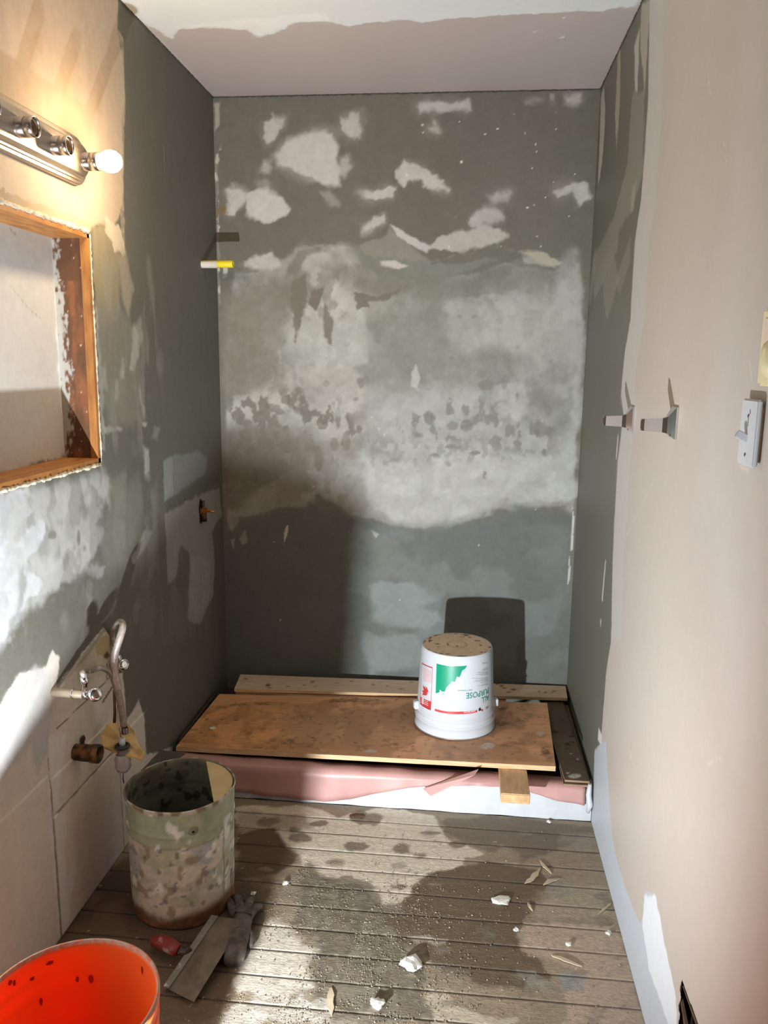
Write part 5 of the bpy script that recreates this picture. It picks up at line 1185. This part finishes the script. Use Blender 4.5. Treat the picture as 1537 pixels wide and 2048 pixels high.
# cream plug-in
g0 = at(1524, 772, 0, W-.02); g1 = at(1534, 618, 0, W-.02)
cy1 = (g0.y+g1.y)/2; czb = g0.z; czt = g1.z
nl = empty('plug_in_light', (W, cy1-.04, (czb+czt)/2), 'cream plastic plug-in with a bulging globe at the right edge of the photo', 'night light')
MB().box((W-.024, cy1-.070, czb), (W+.001, cy1+.006, czt), bev=.004).build('housing', CREAM, nl)
gb = at(1540, 722, 0, W-.035)
gb = at(1535, 716, 0, W-.032)
MB().lathe([(.0005, .029), (.008, .026), (.015, .019), (.018, .007), (.018, -.007), (.015, -.019), (.008, -.026), (.0005, -.029)], (W-.026, gb.y-.010, gb.z), (0, 0, 1), n=28).build('globe', CREAM, nl)
MB().lathe([(.0001, .0005), (.024, .0005), (.024, 0)], (W-.0245, gb.y-.008, gb.z+.010), (-1, 0, 0), n=24).build('recess', mat('ochre_recess', (150, 128, 60), .6), nl)
MB().box((W-.0255, cy1-.060, czt-.060), (W-.0235, cy1-.008, czt-.014), bev=.0006).build('label_plate', mat('pinkish_label', (226, 204, 190), .5, var=.03), nl)

# ------------------------------------------------------------------ debris on the floor
def lump(name, c, r, label, m=CHIP, flat=.45, seed=0, sx=1.0, sy=1.0, cat='plaster chunk', group=None):
    bm = bmesh.new(); bmesh.ops.create_icosphere(bm, subdivisions=2, radius=1); rs = random.Random(seed)
    ph = [rs.uniform(0, 6) for _ in range(6)]
    vs = []
    for v in bm.verts:
        d = v.co; k = 1+.28*math.sin(d.x*3.1+ph[0])*math.sin(d.y*3.7+ph[1])+.18*math.sin(d.z*5+ph[2]+d.x*4)+rs.uniform(-.06, .06)
        vs.append((c[0]+d.x*r*k*sx, c[1]+d.y*r*k*sy, c[2]+r*flat*.9+d.z*r*k*flat))
    bm.verts.index_update(); fs = [[v.index for v in f.verts] for f in bm.faces]; bm.free()
    b = MB(); b.add(vs, fs, False); o = b.build(name, m, loc=c)
    return tag(o, label, cat, group)
def fl_at(px, py): p = at(px, py, 2, 0); return (p.x, p.y, .0005)
lump('plaster_chunk', fl_at(822, 1933), .022, 'pale rounded plaster chunk in the wet middle of the floor', seed=1, sx=1.1)
lump('plaster_chunk', fl_at(1003, 1803), .020, 'flat crumbly white plaster splat on the dark floor right of centre', flat=.2, seed=2, sx=1.35)
lump('plaster_chunk', fl_at(755, 2013), .016, 'bright white plaster chip at the bottom edge of the photo', seed=3, flat=.5)
lump('plaster_chunk', fl_at(572, 1768), .009, 'small cream chip just right of the metal pail', seed=5)
lump('plaster_chunk', fl_at(507, 1789), .008, 'small white chip lying at the fingertips of the grey glove', seed=6)
lump('plaster_chunk', fl_at(1098, 1645), .008, 'small white lump on the floor in front of the right end of the curb', seed=7)
lump('plaster_chunk', fl_at(1033, 1861), .007, 'small round white crumb below the flat plaster splat', seed=8)
lump('plaster_chunk', fl_at(1138, 1890), .008, 'pale blue-white chip on the lower right floor', seed=9)
lump('plaster_chunk', fl_at(1217, 1868), .008, 'white chip beside the white filler at the right wall', seed=10)
lump('dirt_clod', fl_at(715, 1634), .018, 'dark brown flake of dirt on the pale boards in front of the curb', m=mat('clod', (96, 76, 56), .9, var=.3), flat=.18, seed=11, sx=1.3, cat='dirt')
def splinter(name, pts, w, label):
    P = [fl_at(*p) for p in pts]; b = MB(); rs = random.Random(int(pts[0][0]))
    L = smooth_path([(x, y, .003+.002*math.sin(i*1.7)) for i, (x, y, z) in enumerate(P)], 4)
    top = []; bot = []
    vs = []
    for i, p in enumerate(L):
        t = (L[min(i+1, len(L)-1)]-L[max(i-1, 0)]).normalized(); n = Vector((-t.y, t.x, 0))
        k = max(.08, min(1, 3.2*min(i+.2, len(L)-1-i+.2)/len(L)))
        a_ = w*k*rs.uniform(.45, 1.0); c_ = w*k*rs.uniform(.45, 1.0)
        vs += [p+n*a_, p-n*c_, p-n*c_-Vector((0, 0, .0022)), p+n*a_-Vector((0, 0, .0022))]
    m = len(L); fs = [(i*4+j, i*4+(j+1) % 4, (i+1)*4+(j+1) % 4, (i+1)*4+j) for i in range(m-1) for j in range(4)]+[(3, 2, 1, 0), tuple((m-1)*4+j for j in range(4))]
    b.add(vs, fs, False)
    o = b.build(name, SPLINT, loc=P[0]); return tag(o, label, 'wood splinter')
splinter('wood_splinter', [(1080, 1722), (1090, 1735), (1104, 1748)], .007, 'uppermost pale wood splinter on the right of the floor')
splinter('wood_splinter', [(1050, 1768), (1068, 1756), (1082, 1736)], .010, 'broad torn splinter curving left below the uppermost one')
splinter('wood_splinter', [(1087, 1771), (1102, 1764), (1120, 1758)], .008, 'pale splinter lying nearest the right wall under the other two')
splinter('wood_splinter', [(1056, 1806), (1060, 1815), (1066, 1823)], .004, 'thin dark-edged sliver just right of the flat plaster splat')
splinter('wood_splinter', [(1103, 1912), (1130, 1922), (1165, 1934)], .007, 'long thin splinter on the lower right floor')
splinter('wood_splinter', [(1196, 1830), (1212, 1818), (1224, 1806)], .005, 'slender splinter touching the foot of the right wall')
splinter('wood_splinter', [(663, 1976), (661, 2000), (664, 2033)], .011, 'short thick wood chip near the bottom centre of the floor')
o = lump('plywood_crumb', (at(425, 1452, 2, .155).x, at(425, 1452, 2, .155).y, pz(.1, -.5)+.0005), .010, 'small white chip at the left end of the plywood', seed=21, flat=.2, cat='plaster chip')
# uncountable grit
bmg = MB(); rs = random.Random(77)
for k in range(1500):
    if k < 1100:
        px = rs.gauss(760, 260); py = rs.uniform(1655, 2060)
    else:
        px = rs.uniform(480, 1290); py = rs.uniform(1800, 2060)
    p = at(px, py, 2, 0)
    if not (.02 < p.x < W-.02) or p.y > -.77: continue
    if (p.x-PX)**2+(p.y-PY)**2 < .023 or (p.x-OX)**2+(p.y-OY)**2 < .026: continue
    r = rs.choice([.0006, .0008, .001, .0014, .0024])*rs.uniform(.7, 1.2)
    c = Vector((p.x, p.y, r*.35)); a = rs.uniform(0, 6)
    q_ = [c+Vector((r*math.cos(a+t)*rs.uniform(.7, 1.3), r*math.sin(a+t)*rs.uniform(.7, 1.3), 0)) for t in (0, 1.6, 3.1, 4.7)]
    bmg.add(q_+[c+Vector((0, 0, r*.8)), c-Vector((0, 0, r*.35))], [(0, 1, 4), (1, 2, 4), (2, 3, 4), (3, 0, 4), (1, 0, 5), (2, 1, 5), (3, 2, 5), (0, 3, 5)])
o = bmg.build('plaster_grit', mat('grit', (196, 188, 172), .8, col2=(120, 108, 90), thr=(.35, .55), scale=30), loc=(.7, -1.4, 0)); tag(o, 'fine white plaster grit scattered all over the floor boards', 'grit', kind='stuff')
bmg = MB()
for k in range(5200):
    px = rs.gauss(700, 150); py = rs.uniform(1740, 2060); p = at(px, py, 2, 0)
    if fbm(np.array([p.x*9]), np.array([p.y*9]), 5)[0] < .47: continue
    if (p.x-PX)**2+(p.y-PY)**2 < .023 or (p.x-OX)**2+(p.y-OY)**2 < .026 or not (.02 < p.x < W-.02): continue
    r = rs.choice([.0008, .0011, .0016, .0024])*rs.uniform(.8, 1.2); c = Vector((p.x, p.y, r*.25)); a = rs.uniform(0, 6)
    q_ = [c+Vector((r*math.cos(a+t)*rs.uniform(.7, 1.3), r*math.sin(a+t)*rs.uniform(.7, 1.3), 0)) for t in (0, 1.6, 3.1, 4.7)]
    bmg.add(q_+[c+Vector((0, 0, r*.7)), c-Vector((0, 0, r*.3))], [(0, 1, 4), (1, 2, 4), (2, 3, 4), (3, 0, 4), (1, 0, 5), (2, 1, 5), (3, 2, 5), (0, 3, 5)])
o = bmg.build('mortar_dirt', mat('mortar_dirt', (112, 102, 84), .85, col2=(150, 140, 120), thr=(.4, .65), scale=30), loc=(.6, -1.5, 0)); tag(o, 'rough layer of grey mortar crumbs left of the middle of the floor', 'dirt', kind='stuff')
